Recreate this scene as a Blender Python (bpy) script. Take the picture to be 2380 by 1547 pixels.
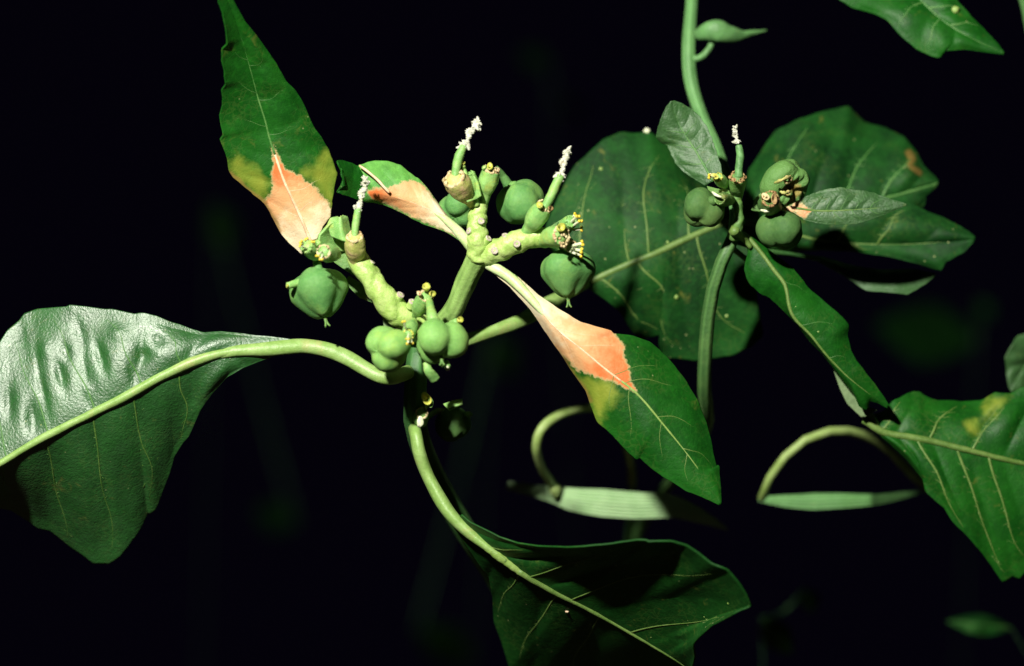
import bpy, math, random
import numpy as np
from mathutils import Vector

for o in list(bpy.data.objects):
    bpy.data.objects.remove(o, do_unlink=True)
scene = bpy.context.scene
COL = scene.collection
rng = random.Random(7)
nrg = np.random.default_rng(7)

# ------------------------------------------------------------------ camera
DIST, WIDE, ZC = 0.40, 0.130, 0.24      # camera distance, width of the view at the plant, height (metres)
cam = bpy.data.cameras.new('camera')
cam.sensor_width = 36.0
cam.lens = 36.0 * DIST / WIDE
cam.clip_start = 0.01
cam.clip_end = 20.0
cam.dof.use_dof = True
cam.dof.focus_distance = DIST + 0.001
cam.dof.aperture_fstop = 14.0
camo = bpy.data.objects.new('camera', cam)
camo.location = (0, -DIST, ZC)
camo.rotation_euler = (math.radians(90), 0, 0)
COL.objects.link(camo)
scene.camera = camo

# ------------------------------------------------------------------ light: one photographic flash, dark surroundings
world = bpy.data.worlds.new('World')
scene.world = world
world.use_nodes = True
bg = world.node_tree.nodes['Background']
bg.inputs[0].default_value = (0.30, 0.20, 0.75, 1)
bg.inputs[1].default_value = 0.0035
fl = bpy.data.lights.new('flash', 'POINT')
fl.energy = 11.8
fl.color = (1.0, 1.0, 0.86)
fl.shadow_soft_size = 0.008
flo = bpy.data.objects.new('flash', fl)
flo.location = (-0.105, -0.30, ZC + 0.168)
COL.objects.link(flo)
vs = scene.view_settings
vs.view_transform = 'Standard'
vs.look = 'None'
vs.exposure = 0.0
vs.gamma = 1.0
vs.use_curve_mapping = False

# ------------------------------------------------------------------ measuring
# positions are read from the photograph in pixels of a 2379 px wide print; d is the real depth in mm behind the plant's plane
W2, H2 = 2379.0, 1547.0
def P(x, y, d=0.0):
    d = d * 0.001
    w = WIDE * (DIST + d) / DIST
    return np.array([(x / W2 - 0.5) * w, d, ZC + (0.5 - y / H2) * w * H2 / W2])
MM = WIDE / W2          # metres per print pixel
ZT = {1: (600, 0, .6462), 2: (900, 600, .5818), 3: (1400, 350, .5172), 4: (2200, 300, .4525), 5: (0, 1000, .6465),
      6: (1350, 1200, .7132), 7: (2550, 1000, .8421), 8: (2300, 0, .6465)}
def Z(k, pts):
    x0, y0, s = ZT[k]
    return [((x0 + p[0] * s) / 1.48886, (y0 + p[1] * s) / 1.48886) + tuple(p[2:]) for p in pts]

# ------------------------------------------------------------------ materials
class NT:
    def __init__(s, name):
        s.m = bpy.data.materials.new(name); s.m.use_nodes = True
        s.t = s.m.node_tree; s.t.nodes.clear()
        s.out = s.t.nodes.new('ShaderNodeOutputMaterial')
        s.co = s.t.nodes.new('ShaderNodeTexCoord').outputs['Object']
    def n(s, typ, **kw):
        nd = s.t.nodes.new(typ)
        for k, v in kw.items():
            setattr(nd, k, v)
        return nd
    def set(s, sock, v):
        if isinstance(v, bpy.types.NodeSocket): s.t.links.new(v, sock)
        elif isinstance(v, tuple) and len(v) == 3: sock.default_value = (*v, 1)
        else: sock.default_value = v
    def noise(s, scale, detail=3.0, rough=.55, dist=0.0):
        nd = s.n('ShaderNodeTexNoise'); s.t.links.new(s.co, nd.inputs['Vector'])
        nd.inputs['Scale'].default_value = scale; nd.inputs['Detail'].default_value = detail
        nd.inputs['Roughness'].default_value = rough; nd.inputs['Distortion'].default_value = dist
        return nd.outputs['Fac']
    def voro(s, scale, feature='F1', out='Distance'):
        nd = s.n('ShaderNodeTexVoronoi', feature=feature); s.t.links.new(s.co, nd.inputs['Vector'])
        nd.inputs['Scale'].default_value = scale
        return nd.outputs[out]
    def math(s, op, a, b=0.0, c=0.0):
        nd = s.n('ShaderNodeMath', operation=op)
        for i, v in enumerate((a, b, c)): s.set(nd.inputs[i], v)
        return nd.outputs[0]
    def ramp(s, v, lo, hi, smooth=True):
        nd = s.n('ShaderNodeMapRange'); nd.interpolation_type = 'SMOOTHSTEP' if smooth else 'LINEAR'
        s.set(nd.inputs['Value'], v); s.set(nd.inputs['From Min'], lo); s.set(nd.inputs['From Max'], hi)
        return nd.outputs[0]
    def mix(s, f, a, b):
        nd = s.n('ShaderNodeMix', data_type='RGBA')
        s.set(nd.inputs[0], f); s.set(nd.inputs[6], a); s.set(nd.inputs[7], b)
        return nd.outputs[2]
    def attr(s, name):
        nd = s.n('ShaderNodeAttribute', attribute_name=name)
        return nd.outputs['Fac']
    def bump(s, h, strength, dist, prev=None):
        nd = s.n('ShaderNodeBump'); s.set(nd.inputs['Height'], h)
        nd.inputs['Strength'].default_value = strength; nd.inputs['Distance'].default_value = dist
        if prev is not None: s.t.links.new(prev, nd.inputs['Normal'])
        return nd.outputs[0]
    def finish(s, col, rough, normal=None, spec=.5, trans=0.0, tcol=None, sss=0.0, ior=1.5):
        b = s.n('ShaderNodeBsdfPrincipled')
        s.set(b.inputs['Base Color'], col); s.set(b.inputs['Roughness'], rough)
        s.set(b.inputs['Specular IOR Level'], spec); b.inputs['IOR'].default_value = ior
        if sss:
            b.inputs['Subsurface Weight'].default_value = sss
            b.inputs['Subsurface Radius'].default_value = (.6, 1.0, .3)
            b.inputs['Subsurface Scale'].default_value = .0006
        if normal is not None: s.t.links.new(normal, b.inputs['Normal'])
        sh = b.outputs[0]
        if trans:
            t = s.n('ShaderNodeBsdfTranslucent'); s.set(t.inputs[0], tcol if tcol is not None else col)
            mx = s.n('ShaderNodeMixShader'); mx.inputs[0].default_value = trans
            s.t.links.new(sh, mx.inputs[1]); s.t.links.new(t.outputs[0], mx.inputs[2]); sh = mx.outputs[0]
        s.t.links.new(sh, s.out.inputs[0])
        return s.m

def leaf_mat(name, g1, g2, rough=.5, spec=.28, specks=.5, grain=.3, blotch=(.16, .17, .03), blotchy=.35, ior=1.5, gd=.00008):
    s = NT(name)
    big = s.noise(160, 4, .6)
    fine = s.noise(1500, 3, .7)
    col = s.mix(s.ramp(big, .35, .68), g1, g2)
    col = s.mix(s.math('MULTIPLY', s.ramp(s.noise(620, 5, .75), .5, .72), .45), col, tuple(c * .5 for c in g1))
    col = s.mix(s.math('MULTIPLY', s.ramp(fine, .45, .75), .35), col, tuple(c * 1.7 for c in g2))
    # fine net of veinlets
    wob = s.n('ShaderNodeTexNoise'); s.t.links.new(s.co, wob.inputs['Vector']); wob.inputs['Scale'].default_value = 700; wob.inputs['Detail'].default_value = 3
    off = s.n('ShaderNodeVectorMath', operation='MULTIPLY_ADD'); s.t.links.new(wob.outputs['Color'], off.inputs[0])
    off.inputs[1].default_value = (.0022, .0022, .0022); s.t.links.new(s.co, off.inputs[2])
    vo = s.n('ShaderNodeTexVoronoi', feature='DISTANCE_TO_EDGE'); s.t.links.new(off.outputs[0], vo.inputs['Vector']); vo.inputs['Scale'].default_value = 900
    net = s.ramp(vo.outputs['Distance'], .0, .13)
    patch = s.ramp(s.noise(210, 3), .45, .65)
    col = s.mix(s.math('MULTIPLY', s.math('SUBTRACT', 1.0, net), s.math('MULTIPLY', patch, .26)), col, (.07, .14, .025))
    # yellowish worn blotches
    bl = s.math('MULTIPLY', s.ramp(s.noise(330, 5, .7, .6), .60, .72), blotchy)
    col = s.mix(bl, col, blotch)
    # pale specks (dust, stomata, pollen)
    sp = s.math('MULTIPLY', s.math('SUBTRACT', 1.0, s.ramp(s.voro(780), .05, .12)), s.ramp(s.noise(260, 2), .53, .62))
    col = s.mix(s.math('MULTIPLY', sp, specks), col, (.42, .45, .20))
    # yellow and pink pigment, drawn by signed distances (mm) stored on the blade
    ragged = s.math('MULTIPLY', s.math('SUBTRACT', s.noise(1500, 6, .75), .5), 1.7)
    soft = s.math('MULTIPLY', s.math('SUBTRACT', s.noise(380, 4, .6), .5), 3.4)
    ye = s.ramp(s.math('ADD', s.attr('yellow'), soft), -.7, 1.1)
    col = s.mix(s.math('MULTIPLY', ye, .85), col, s.mix(s.noise(420, 4), (.14, .26, .028), (.34, .33, .04)))
    pk = s.math('ADD', s.attr('pink'), ragged)
    tone = s.math('ADD', s.attr('tone'), s.math('MULTIPLY', s.math('SUBTRACT', s.noise(420, 4, .65), .5), .75))
    pcol = s.mix(s.ramp(tone, .06, .52), (.68, .165, .045), (.76, .41, .195))
    pcol = s.mix(s.ramp(tone, .52, .98), pcol, (.86, .74, .52))
    pcol = s.mix(s.math('MULTIPLY', s.ramp(s.noise(700, 5, .75), .56, .76), .45), pcol, (.62, .30, .13))
    edge = s.mix(s.ramp(pk, .02, .45), (.42, .36, .16), pcol)
    col = s.mix(s.ramp(pk, -.10, .16), col, edge)
    br = s.ramp(s.math('ADD', s.attr('brown'), s.math('MULTIPLY', soft, .30)), -.05, .45)
    col = s.mix(s.math('MULTIPLY', br, .8), col, s.mix(s.noise(900, 4), (.10, .045, .012), (.36, .24, .06)))
    pit = s.noise(3300, 2, .6)
    nb = s.bump(s.noise(900, 4, .6), .25, .0002)
    nb = s.bump(net, .15, .00008, nb)
    nb = s.bump(pit, grain, gd, nb)
    ro = s.math('ADD', rough - .08, s.math('MULTIPLY', s.noise(500, 4, .6), .22))
    return s.finish(col, ro, nb, spec, .14, col, 0.0, ior)

def tissue_mat(name, c1, c2, rough=.5, spec=.4, scale=500, c3=None, sss=.15, bumpk=.3, spk=0.0):
    s = NT(name)
    col = s.mix(s.ramp(s.noise(scale, 4, .6), .35, .66), c1, c2)
    if c3 is not None:
        col = s.mix(s.ramp(s.noise(scale * .45, 5, .7, .4), .52, .68), col, c3)
    if spk:
        sp = s.math('SUBTRACT', 1.0, s.ramp(s.voro(900), .05, .12))
        sp = s.math('MULTIPLY', sp, s.ramp(s.noise(500, 2), .55, .62))
        col = s.mix(s.math('MULTIPLY', sp, spk), col, (.55, .60, .40))
    col = s.mix(s.math('MULTIPLY', s.ramp(s.noise(1900, 4, .7), .42, .74), .28), col, tuple(min(1, c * 1.45 + .01) for c in c2))
    col = s.mix(s.math('MULTIPLY', s.ramp(s.noise(1250, 5, .7, .5), .60, .76), .30), col, tuple(c * .5 for c in c1))
    nb = s.bump(s.noise(scale * 1.6, 4, .6), bumpk, .0003)
    nb = s.bump(s.noise(5000, 2), .25, .0001, nb)
    return s.finish(col, rough, nb, spec, 0, None, sss)

def stem_mat(name, c1, c2):
    s = NT(name)
    col = s.mix(s.ramp(s.noise(350, 4, .6), .35, .66), c1, c2)
    st = s.ramp(s.attr('ridge'), .2, .9)
    col = s.mix(s.math('MULTIPLY', st, .45), col, tuple(min(1, c * 1.7) for c in c2))
    col = s.mix(s.math('MULTIPLY', s.ramp(s.noise(1400, 4, .7), .62, .74), .35), col, (.30, .33, .14))
    nb = s.bump(s.noise(2200, 4, .6), .35, .0003)
    return s.finish(col, .5, nb, .4, 0, None, .12)

def hole_mat(name):
    s = NT(name)
    g = s.mix(s.noise(450, 3), (.085, .20, .052), (.135, .27, .07))
    h = s.mix(s.ramp(s.noise(900, 5, .7), .35, .65), (.20, .14, .03), (.46, .38, .12))
    hh = s.ramp(s.math('ADD', s.attr('hole'), s.math('MULTIPLY', s.math('SUBTRACT', s.noise(900, 4), .5), .5)), .35, .6)
    return s.finish(s.mix(hh, g, h), .55, s.bump(s.noise(1200, 5, .7), .5, .0005), .35, 0, None, .1)

M = {}
M['leaf_a'] = leaf_mat('leaf_green', (.004, .066, .004), (.009, .100, .006))
M['leaf_gloss'] = leaf_mat('leaf_green_glossy', (.006, .075, .007), (.012, .105, .012), rough=.46, spec=1.0, grain=.8, specks=.5, ior=1.68, gd=.00011, blotchy=.5)
M['leaf_shaded'] = leaf_mat('leaf_green_shaded', (.004, .042, .005), (.008, .065, .008), specks=.6, blotchy=.5)  # shade on the lower leaf and far weeds put into a darker green
M['leaf_bright'] = leaf_mat('leaf_green_light', (.075, .27, .05), (.13, .36, .065), specks=.2)
M['leaf_back_dim'] = leaf_mat('leaf_green_back_dimmed', (.003, .034, .005), (.010, .078, .010), rough=.6, spec=.22, specks=.8, blotchy=.6)  # weaker light farther back painted in as a darker green
M['leaf_small'] = leaf_mat('leaf_green_frosted', (.020, .085, .014), (.038, .12, .028), rough=.55, spec=.8, grain=.9, ior=1.55, specks=.2)
M['leaf_under'] = leaf_mat('leaf_underside', (.13, .20, .09), (.20, .28, .14), rough=.6, spec=.35, specks=.2)
M['rib'] = tissue_mat('leaf_rib', (.19, .30, .065), (.27, .38, .11), .45, .45, 600)
M['rib_dark'] = tissue_mat('leaf_rib_dull', (.085, .16, .03), (.14, .22, .055), .5, .4, 600)
M['rib_pink'] = tissue_mat('leaf_rib_pale', (.66, .40, .24), (.80, .58, .40), .5, .4, 600)
M['vein'] = tissue_mat('leaf_vein', (.045, .15, .03), (.085, .20, .05), .5, .4, 700)
M['vein_soft'] = tissue_mat('leaf_vein_yellowish', (.055, .14, .022), (.10, .19, .04), .5, .4, 600)
M['vein_pink'] = tissue_mat('leaf_vein_pale', (.72, .40, .22), (.80, .52, .32), .5, .4, 700)
M['petiole'] = tissue_mat('leaf_stalk', (.19, .32, .075), (.27, .40, .13), .45, .5, 420, (.31, .34, .12))
M['petiole_pale'] = tissue_mat('leaf_stalk_pale', (.48, .62, .26), (.64, .74, .42), .45, .5, 420)
M['stem'] = stem_mat('plant_stem', (.14, .25, .06), (.21, .33, .095))
M['stem_shaded'] = stem_mat('plant_stem_shaded', (.028, .10, .026), (.055, .15, .04))  # shaded copy of the stem green, for stems lying in shade
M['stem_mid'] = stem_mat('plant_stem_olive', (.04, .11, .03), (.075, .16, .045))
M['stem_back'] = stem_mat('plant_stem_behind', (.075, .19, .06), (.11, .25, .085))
M['raceme'] = tissue_mat('flower_stalk', (.30, .46, .10), (.44, .56, .19), .45, .5, 650, (.24, .40, .08), .2, .6)
M['capsule'] = tissue_mat('seed_capsule', (.155, .34, .085), (.215, .41, .11), .6, .25, 260, (.26, .42, .09), .2, .4, .35)
M['capsule_blue'] = tissue_mat('seed_capsule_bluish', (.085, .24, .065), (.135, .30, .09), .62, .22, 260, (.18, .34, .085), .2, .45, .4)
M['capsule_shaded'] = tissue_mat('seed_capsule_shaded', (.050, .125, .034), (.078, .165, .046), .65, .2, 260, (.10, .18, .05), .15, .5, .45)  # light falloff and shadow on these capsules painted in as darker green
M['hole'] = hole_mat('seed_capsule_eaten')
M['cup'] = tissue_mat('flower_cup', (.17, .37, .10), (.27, .46, .14), .5, .4, 700, (.34, .44, .10), .2, .4)
M['cup_tan'] = tissue_mat('flower_cup_tan', (.36, .38, .10), (.50, .45, .17), .55, .35, 800, (.62, .42, .24), .2, .5)
M['cup_dark'] = tissue_mat('flower_cup_dull', (.085, .19, .05), (.13, .25, .06), .55, .35, 800, (.22, .24, .07), .15, .5)
M['rim'] = tissue_mat('flower_cup_rim', (.52, .40, .20), (.68, .56, .34), .6, .3, 1500, (.45, .22, .12), .1, .6)
M['rim_brown'] = tissue_mat('flower_cup_rim_brown', (.24, .13, .05), (.42, .28, .13), .6, .3, 1500, (.20, .09, .04), .1, .6)
M['gland'] = tissue_mat('nectar_gland', (.42, .44, .06), (.55, .52, .12), .4, .5, 1200, (.30, .40, .06), .2, .4)
M['filament'] = tissue_mat('stamen_filament', (.62, .66, .42), (.76, .78, .56), .5, .4, 1500)
M['anther'] = tissue_mat('stamen_anther', (.70, .50, .03), (.80, .62, .08), .6, .3, 2500, None, .1, .6)
M['withered'] = tissue_mat('withered_tissue', (.46, .46, .36), (.66, .66, .56), .8, .2, 2200, (.34, .30, .20), .1, .8)
M['scar'] = tissue_mat('stalk_scar', (.44, .36, .30), (.58, .50, .45), .7, .25, 2600, (.36, .25, .20), .1, .8)
M['grass'] = stem_mat('grass_blade', (.17, .30, .13), (.27, .40, .21))
M['grass_stalk'] = tissue_mat('grass_stalk', (.22, .32, .08), (.32, .42, .15), .5, .4, 400)
M['soil'] = tissue_mat('soil', (.012, .008, .005), (.03, .02, .012), .95, .1, 90, (.006, .004, .003), 0, 1.0)

# ------------------------------------------------------------------ mesh helpers
OFF = {}
class MB:
    def __init__(s): s.v = []; s.f = []; s.n = 0; s.a = {}
    def add(s, v, f, **attrs):
        v = np.asarray(v, float)
        s.v.append(v); s.f += [tuple(i + s.n for i in q) for q in f]
        for k, x in attrs.items(): s.a.setdefault(k, []).append((s.n, np.asarray(x, float)))
        s.n += len(v); return s
    def build(s, name, mat, parent=None, smooth=True, solid=0.0, kind=None):
        off = OFF.get(parent.name, np.zeros(3)) if parent is not None else np.zeros(3)
        v = np.concatenate(s.v) - off
        me = bpy.data.meshes.new(name)
        me.from_pydata(v.tolist(), [], s.f)
        for k, chunks in s.a.items():
            at = me.attributes.new(k, 'FLOAT', 'POINT')
            arr = np.zeros(len(v), np.float32)
            for st, x in chunks: arr[st:st + len(x)] = x
            at.data.foreach_set('value', arr)
        me.materials.append(M[mat])
        if smooth: me.polygons.foreach_set('use_smooth', [True] * len(me.polygons))
        me.update()
        o = bpy.data.objects.new(name, me); COL.objects.link(o)
        if parent is not None: o.parent = parent
        OFF[o.name] = off
        if solid:
            md = o.modifiers.new('thickness', 'SOLIDIFY'); md.thickness = solid; md.offset = 0
        if kind: o['kind'] = kind
        return o

def thing(name, label, cat, base, group=None):
    o = bpy.data.objects.new(name, None); COL.objects.link(o)
    o.empty_display_size = .01
    o.location = base; OFF[o.name] = np.array(base, float)
    o['label'] = label; o['category'] = cat
    if group: o['group'] = group
    return o

def spline(pts, n):
    p = np.asarray(pts, float)
    if len(p) == 2:
        t = np.linspace(0, 1, n)[:, None]; return p[0] * (1 - t) + p[1] * t
    q = np.vstack([2 * p[0] - p[1], p, 2 * p[-1] - p[-2]])
    seg = np.linalg.norm(np.diff(p, axis=0), axis=1); cum = np.concatenate([[0], np.cumsum(seg)])
    out = []
    for s in np.linspace(0, cum[-1], n):
        i = min(max(np.searchsorted(cum, s, 'right') - 1, 0), len(p) - 2)
        t = (s - cum[i]) / max(seg[i], 1e-12)
        a, b, c, d = q[i], q[i + 1], q[i + 2], q[i + 3]
        out.append(.5 * (2 * b + (c - a) * t + (2 * a - 5 * b + 4 * c - d) * t * t + (3 * b - a - 3 * c + d) * t ** 3))
    return np.array(out)

def keyed(vals, n):
    vals = np.atleast_1d(np.asarray(vals, float))
    return np.interp(np.linspace(0, 1, n), np.linspace(0, 1, len(vals)), vals)

def frames(c):
    t = np.gradient(c, axis=0); t /= np.linalg.norm(t, axis=1)[:, None] + 1e-15
    ref = np.array([0, -1.0, 0]) if abs(t[0][1]) < .9 else np.array([1.0, 0, 0])
    a = ref - t[0] * ref.dot(t[0]); a /= np.linalg.norm(a)
    A = [a]
    for i in range(1, len(c)):
        a = A[-1] - t[i] * A[-1].dot(t[i]); a /= np.linalg.norm(a) + 1e-15; A.append(a)
    A = np.array(A); B = np.cross(t, A)
    return t, A, B

def tube(pts, rad, n=24, seg=12, mod=None, caps=True, flat=1.0):
    """rad in metres; mod(s, theta) multiplies it; flat squeezes towards the viewer"""
    c = spline(pts, n); r = keyed(rad, n); t, A, B = frames(c)
    th = np.linspace(0, 2 * math.pi, seg, endpoint=False)
    S, T = np.meshgrid(np.linspace(0, 1, n), th, indexing='ij')
    k = mod(S, T) if mod else np.ones_like(S)
    R = r[:, None] * k
    v = (c[:, None, :] + (R * np.cos(T) * flat)[..., None] * A[:, None, :] + (R * np.sin(T))[..., None] * B[:, None, :]).reshape(-1, 3)
    f = []
    for i in range(n - 1):
        for j in range(seg):
            j2 = (j + 1) % seg
            f.append((i * seg + j, i * seg + j2, (i + 1) * seg + j2, (i + 1) * seg + j))
    if caps:
        v = np.vstack([v, c[0] - t[0] * r[0] * .35, c[-1] + t[-1] * r[-1] * .45]); a = n * seg
        for j in range(seg):
            j2 = (j + 1) % seg
            f.append((a, j2, j)); f.append((a + 1, (n - 1) * seg + j, (n - 1) * seg + j2))
    return v, f, k.reshape(-1)

def stalk(name, pts, rad, mat, parent, n=40, seg=16, ridges=0, depth=.06, bumps=0.0, flat=1.0):
    """a stem, petiole or pedicel; pts are print pixels with depth, rad in print pixels"""
    ph = rng.random() * 6
    def mod(S, T):
        k = np.ones_like(S)
        if ridges: k = k + depth * np.cos(ridges * T + ph)
        k = k + .03 * np.sin(9 * S + ph) * np.cos(T + ph) + .025 * np.sin(23 * S + 2 * T + ph)
        if bumps: k = k + bumps * (np.sin(27 * S + ph + 1.7 * np.sin(T)) * .6 + .5 * np.sin(14 * S + 2 * T + ph) + .4 * np.sin(41 * S - 3 * T)) - bumps * 1.1 * (1 - np.abs(np.sin(17 * S + ph + 1.3 * np.sin(T + 5 * S)))) ** 3
        return k
    v, f, k = tube([P(*p) for p in pts], np.atleast_1d(rad) * MM, n, seg, mod, flat=flat)
    ridge = np.concatenate([(k - k.min()) / (np.ptp(k) + 1e-9), [0, 0]])
    return MB().add(v, f, ridge=ridge).build(name, mat, parent)

# signed distance (print px, positive inside) from points to polygon
def sdist(pts, poly):
    poly = np.asarray(poly, float); a = poly; b = np.roll(poly, -1, 0)
    best = np.full(len(pts), 1e9); ins = np.zeros(len(pts), bool)
    for p, q in zip(a, b):
        e = q - p; w = pts - p
        t = np.clip((w @ e) / (e @ e + 1e-12), 0, 1)
        best = np.minimum(best, np.linalg.norm(w - t[:, None] * e, axis=1))
        c = ((p[1] > pts[:, 1]) != (q[1] > pts[:, 1])) & (pts[:, 0] < (q[0] - p[0]) * (pts[:, 1] - p[1]) / (q[1] - p[1] + 1e-12) + p[0])
        ins ^= c
    return np.where(ins, best, -best)

def edge_line(pts, n, tk):
    """resample an edge so that row i belongs to midrib parameter tk[i]; points may carry an anchor (x, y, t)"""
    xy = np.array([p[:2] for p in pts], float)
    cum = np.concatenate([[0], np.cumsum(np.linalg.norm(np.diff(xy, axis=0), axis=1))]); cum /= cum[-1]
    an_s, an_t = [0.0], [0.0]
    for p, s in zip(pts, cum):
        if len(p) > 2 and 0 < s < 1: an_s.append(s); an_t.append(p[2])
    an_s.append(1.0); an_t.append(1.0)
    s = np.interp(tk, an_t, an_s)
    return np.stack([np.interp(s, cum, xy[:, 0]), np.interp(s, cum, xy[:, 1])], 1), s

class Leaf:
    """blade between a midrib and two traced margins (print px), with real depth (mm) along midrib and margins"""
    def __init__(s, mid, left, right, dm, dl, dr, bulge=(0, 0), pucker=0.0, npuck=6, sweep=.12, nt=110, nu=22, teeth=0.0, nteeth=14, wave=0.0, seed=1, curl=0.0, dents=()):
        g = np.random.default_rng(seed)
        tk = np.linspace(0, 1, nt); s.tk = tk
        m2 = spline([(p[0], p[1], 0) for p in mid], nt)[:, :2]
        l2, ls = edge_line(left, nt, tk); r2, rs = edge_line(right, nt, tk)
        us = np.sin(np.linspace(-1, 1, 2 * nu + 1) * math.pi / 2)          # denser near the margins
        us = .6 * us + .4 * np.linspace(-1, 1, 2 * nu + 1); s.us = us
        grid2 = np.zeros((nt, len(us), 2)); dep = np.zeros((nt, len(us)))
        DM = np.interp(tk, np.linspace(0, 1, len(dm)), dm)
        DL = np.interp(tk, np.linspace(0, 1, len(dl)), dl); DR = np.interp(tk, np.linspace(0, 1, len(dr)), dr)
        for sgn, e2, es, DE, bu in ((-1, l2, ls, DL, bulge[0]), (1, r2, rs, DR, bulge[1])):
            if teeth:
                w = es * nteeth + g.random() + .35 * np.sin(es * 17 + g.random() * 6)
                saw = (w % 1.0); amp = .5 + .5 * np.sin(np.floor(w) * 12.9898) ** 2
                saw = np.where(saw < .8, saw / .8, (1 - saw) / .2) - .4
                out = e2 - m2; ln = np.linalg.norm(out, axis=1)[:, None]
                e2 = e2 + out / np.maximum(ln, 1) * (saw * amp * teeth * np.clip(ln[:, 0] / 40, 0, 1))[:, None]
            for j, u in enumerate(us):
                if sgn * u < 0 or (u == 0 and sgn == -1): continue
                a = abs(u)
                grid2[:, j] = m2 * (1 - a) + e2 * a
                half = np.linalg.norm(e2 - m2, axis=1) * MM * 1000
                dd = DM * (1 - a) + DE * a - bu * 4 * a * (1 - a) * np.clip(half / 6, 0, 1)
                ph = (tk - sweep * a ** 1.3) * npuck
                fade = np.clip(half / 5, 0, 1) * np.clip(tk * 8, 0, 1)
                dd = dd - pucker * (np.abs(np.sin(ph * math.pi)) ** .7) * math.sin(min(a * 1.15, 1) * math.pi) ** .8 * fade * (1 + .5 * np.sin(7 * tk + 3 * u + seed))
                dd = dd + wave * a ** 2 * np.sin(tk * 13 + sgn * 1.3 + seed) * fade
                dd = dd + wave * .35 * a * np.sin(tk * 29 + 5 * u + seed * 2) * fade
                dd = dd - curl * max(0, a - .8) ** 2 * 25 * fade
                for (dt_, du_, st_, su_, dd_) in dents:
                    dd = dd + dd_ * np.exp(-((tk - dt_) / st_) ** 2 - ((u - du_) / su_) ** 2)
                dep[:, j] = dd
        s.g2 = grid2; s.dep = dep
        s.g3 = np.array([[P(grid2[i, j, 0], grid2[i, j, 1], dep[i, j]) for j in range(len(us))] for i in range(nt)])
        gi = np.gradient(s.g3, axis=0); gj = np.gradient(s.g3, axis=1)
        nn = np.cross(gi, gj); nn /= np.linalg.norm(nn, axis=2)[..., None] + 1e-15
        nn[nn[..., 1] > 0] *= -1           # towards the viewer's side
        s.nn = nn
    def at(s, t, u):
        i = np.interp(t, s.tk, np.arange(len(s.tk))); j = np.interp(u, s.us, np.arange(len(s.us)))
        i0 = int(min(i, len(s.tk) - 2)); j0 = int(min(j, len(s.us) - 2)); a, b = i - i0, j - j0
        G = s.g3
        return (G[i0, j0] * (1 - a) * (1 - b) + G[i0 + 1, j0] * a * (1 - b) + G[i0, j0 + 1] * (1 - a) * b + G[i0 + 1, j0 + 1] * a * b)
    def blade(s, name, mat, parent, pink=None, tone=None, yellow=(), brown=None, solid=.00022):
        nt, nu = s.g2.shape[:2]; flat = s.g2.reshape(-1, 2)
        f = [(i * nu + j, i * nu + j + 1, (i + 1) * nu + j + 1, (i + 1) * nu + j) for i in range(nt - 1) for j in range(nu - 1)]
        at = {}
        at['pink'] = sdist(flat, pink) * MM * 1000 if pink else np.full(len(flat), -9.0)
        y = np.full(len(flat), -9.0)
        for poly in yellow: y = np.maximum(y, sdist(flat, poly) * MM * 1000)
        at['yellow'] = y
        if brown:
            b = np.full(len(flat), 1e9); q = np.asarray(brown, float)
            for p0, p1 in zip(q[:-1], q[1:]):
                e = p1[:2] - p0[:2]; w = flat - p0[:2]; t = np.clip((w @ e) / (e @ e), 0, 1)
                b = np.minimum(b, np.linalg.norm(w - t[:, None] * e, axis=1))
            at['brown'] = .55 - b * MM * 1000
        else: at['brown'] = np.full(len(flat), -9.0)
        if tone:
            (x0, y0), (x1, y1) = tone           # pale end, orange end
            e = np.array([x1 - x0, y1 - y0]); at['tone'] = 1 - np.clip(((flat - (x0, y0)) @ e) / (e @ e), -.3, 1.2)
        else: at['tone'] = np.zeros(len(flat))
        s.obj = MB().add(s.g3.reshape(-1, 3), f, **at).build(name, mat, parent, solid=solid)
        return s.obj
    def rib(s, mat, r0, r1, t0=0.0, t1=1.0, name='midrib', n=48, lift=.15):
        ts = np.linspace(t0, t1, n); pts = np.array([s.at(t, 0) for t in ts])
        rr = keyed(r0 if r1 is None else [r0, r1], n)
        pts[:, 1] -= lift * rr * MM
        v, f, _ = tube(pts, rr * MM, n, 8, lambda S, T: 1 + .05 * np.sin(30 * S) + .04 * np.sin(71 * S + T))
        return MB().add(v, f).build(name, mat, s.obj)
    def on(s, t, u, lift):
        """a point on the viewer's side of the blade, lifted along its normal"""
        t = min(max(t, 0), 1); u = min(max(u, -1), 1)
        i = int(round(np.interp(t, s.tk, np.arange(len(s.tk))))); j = int(round(np.interp(u, s.us, np.arange(len(s.us)))))
        return s.at(t, u) + s.nn[i, j] * lift
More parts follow.
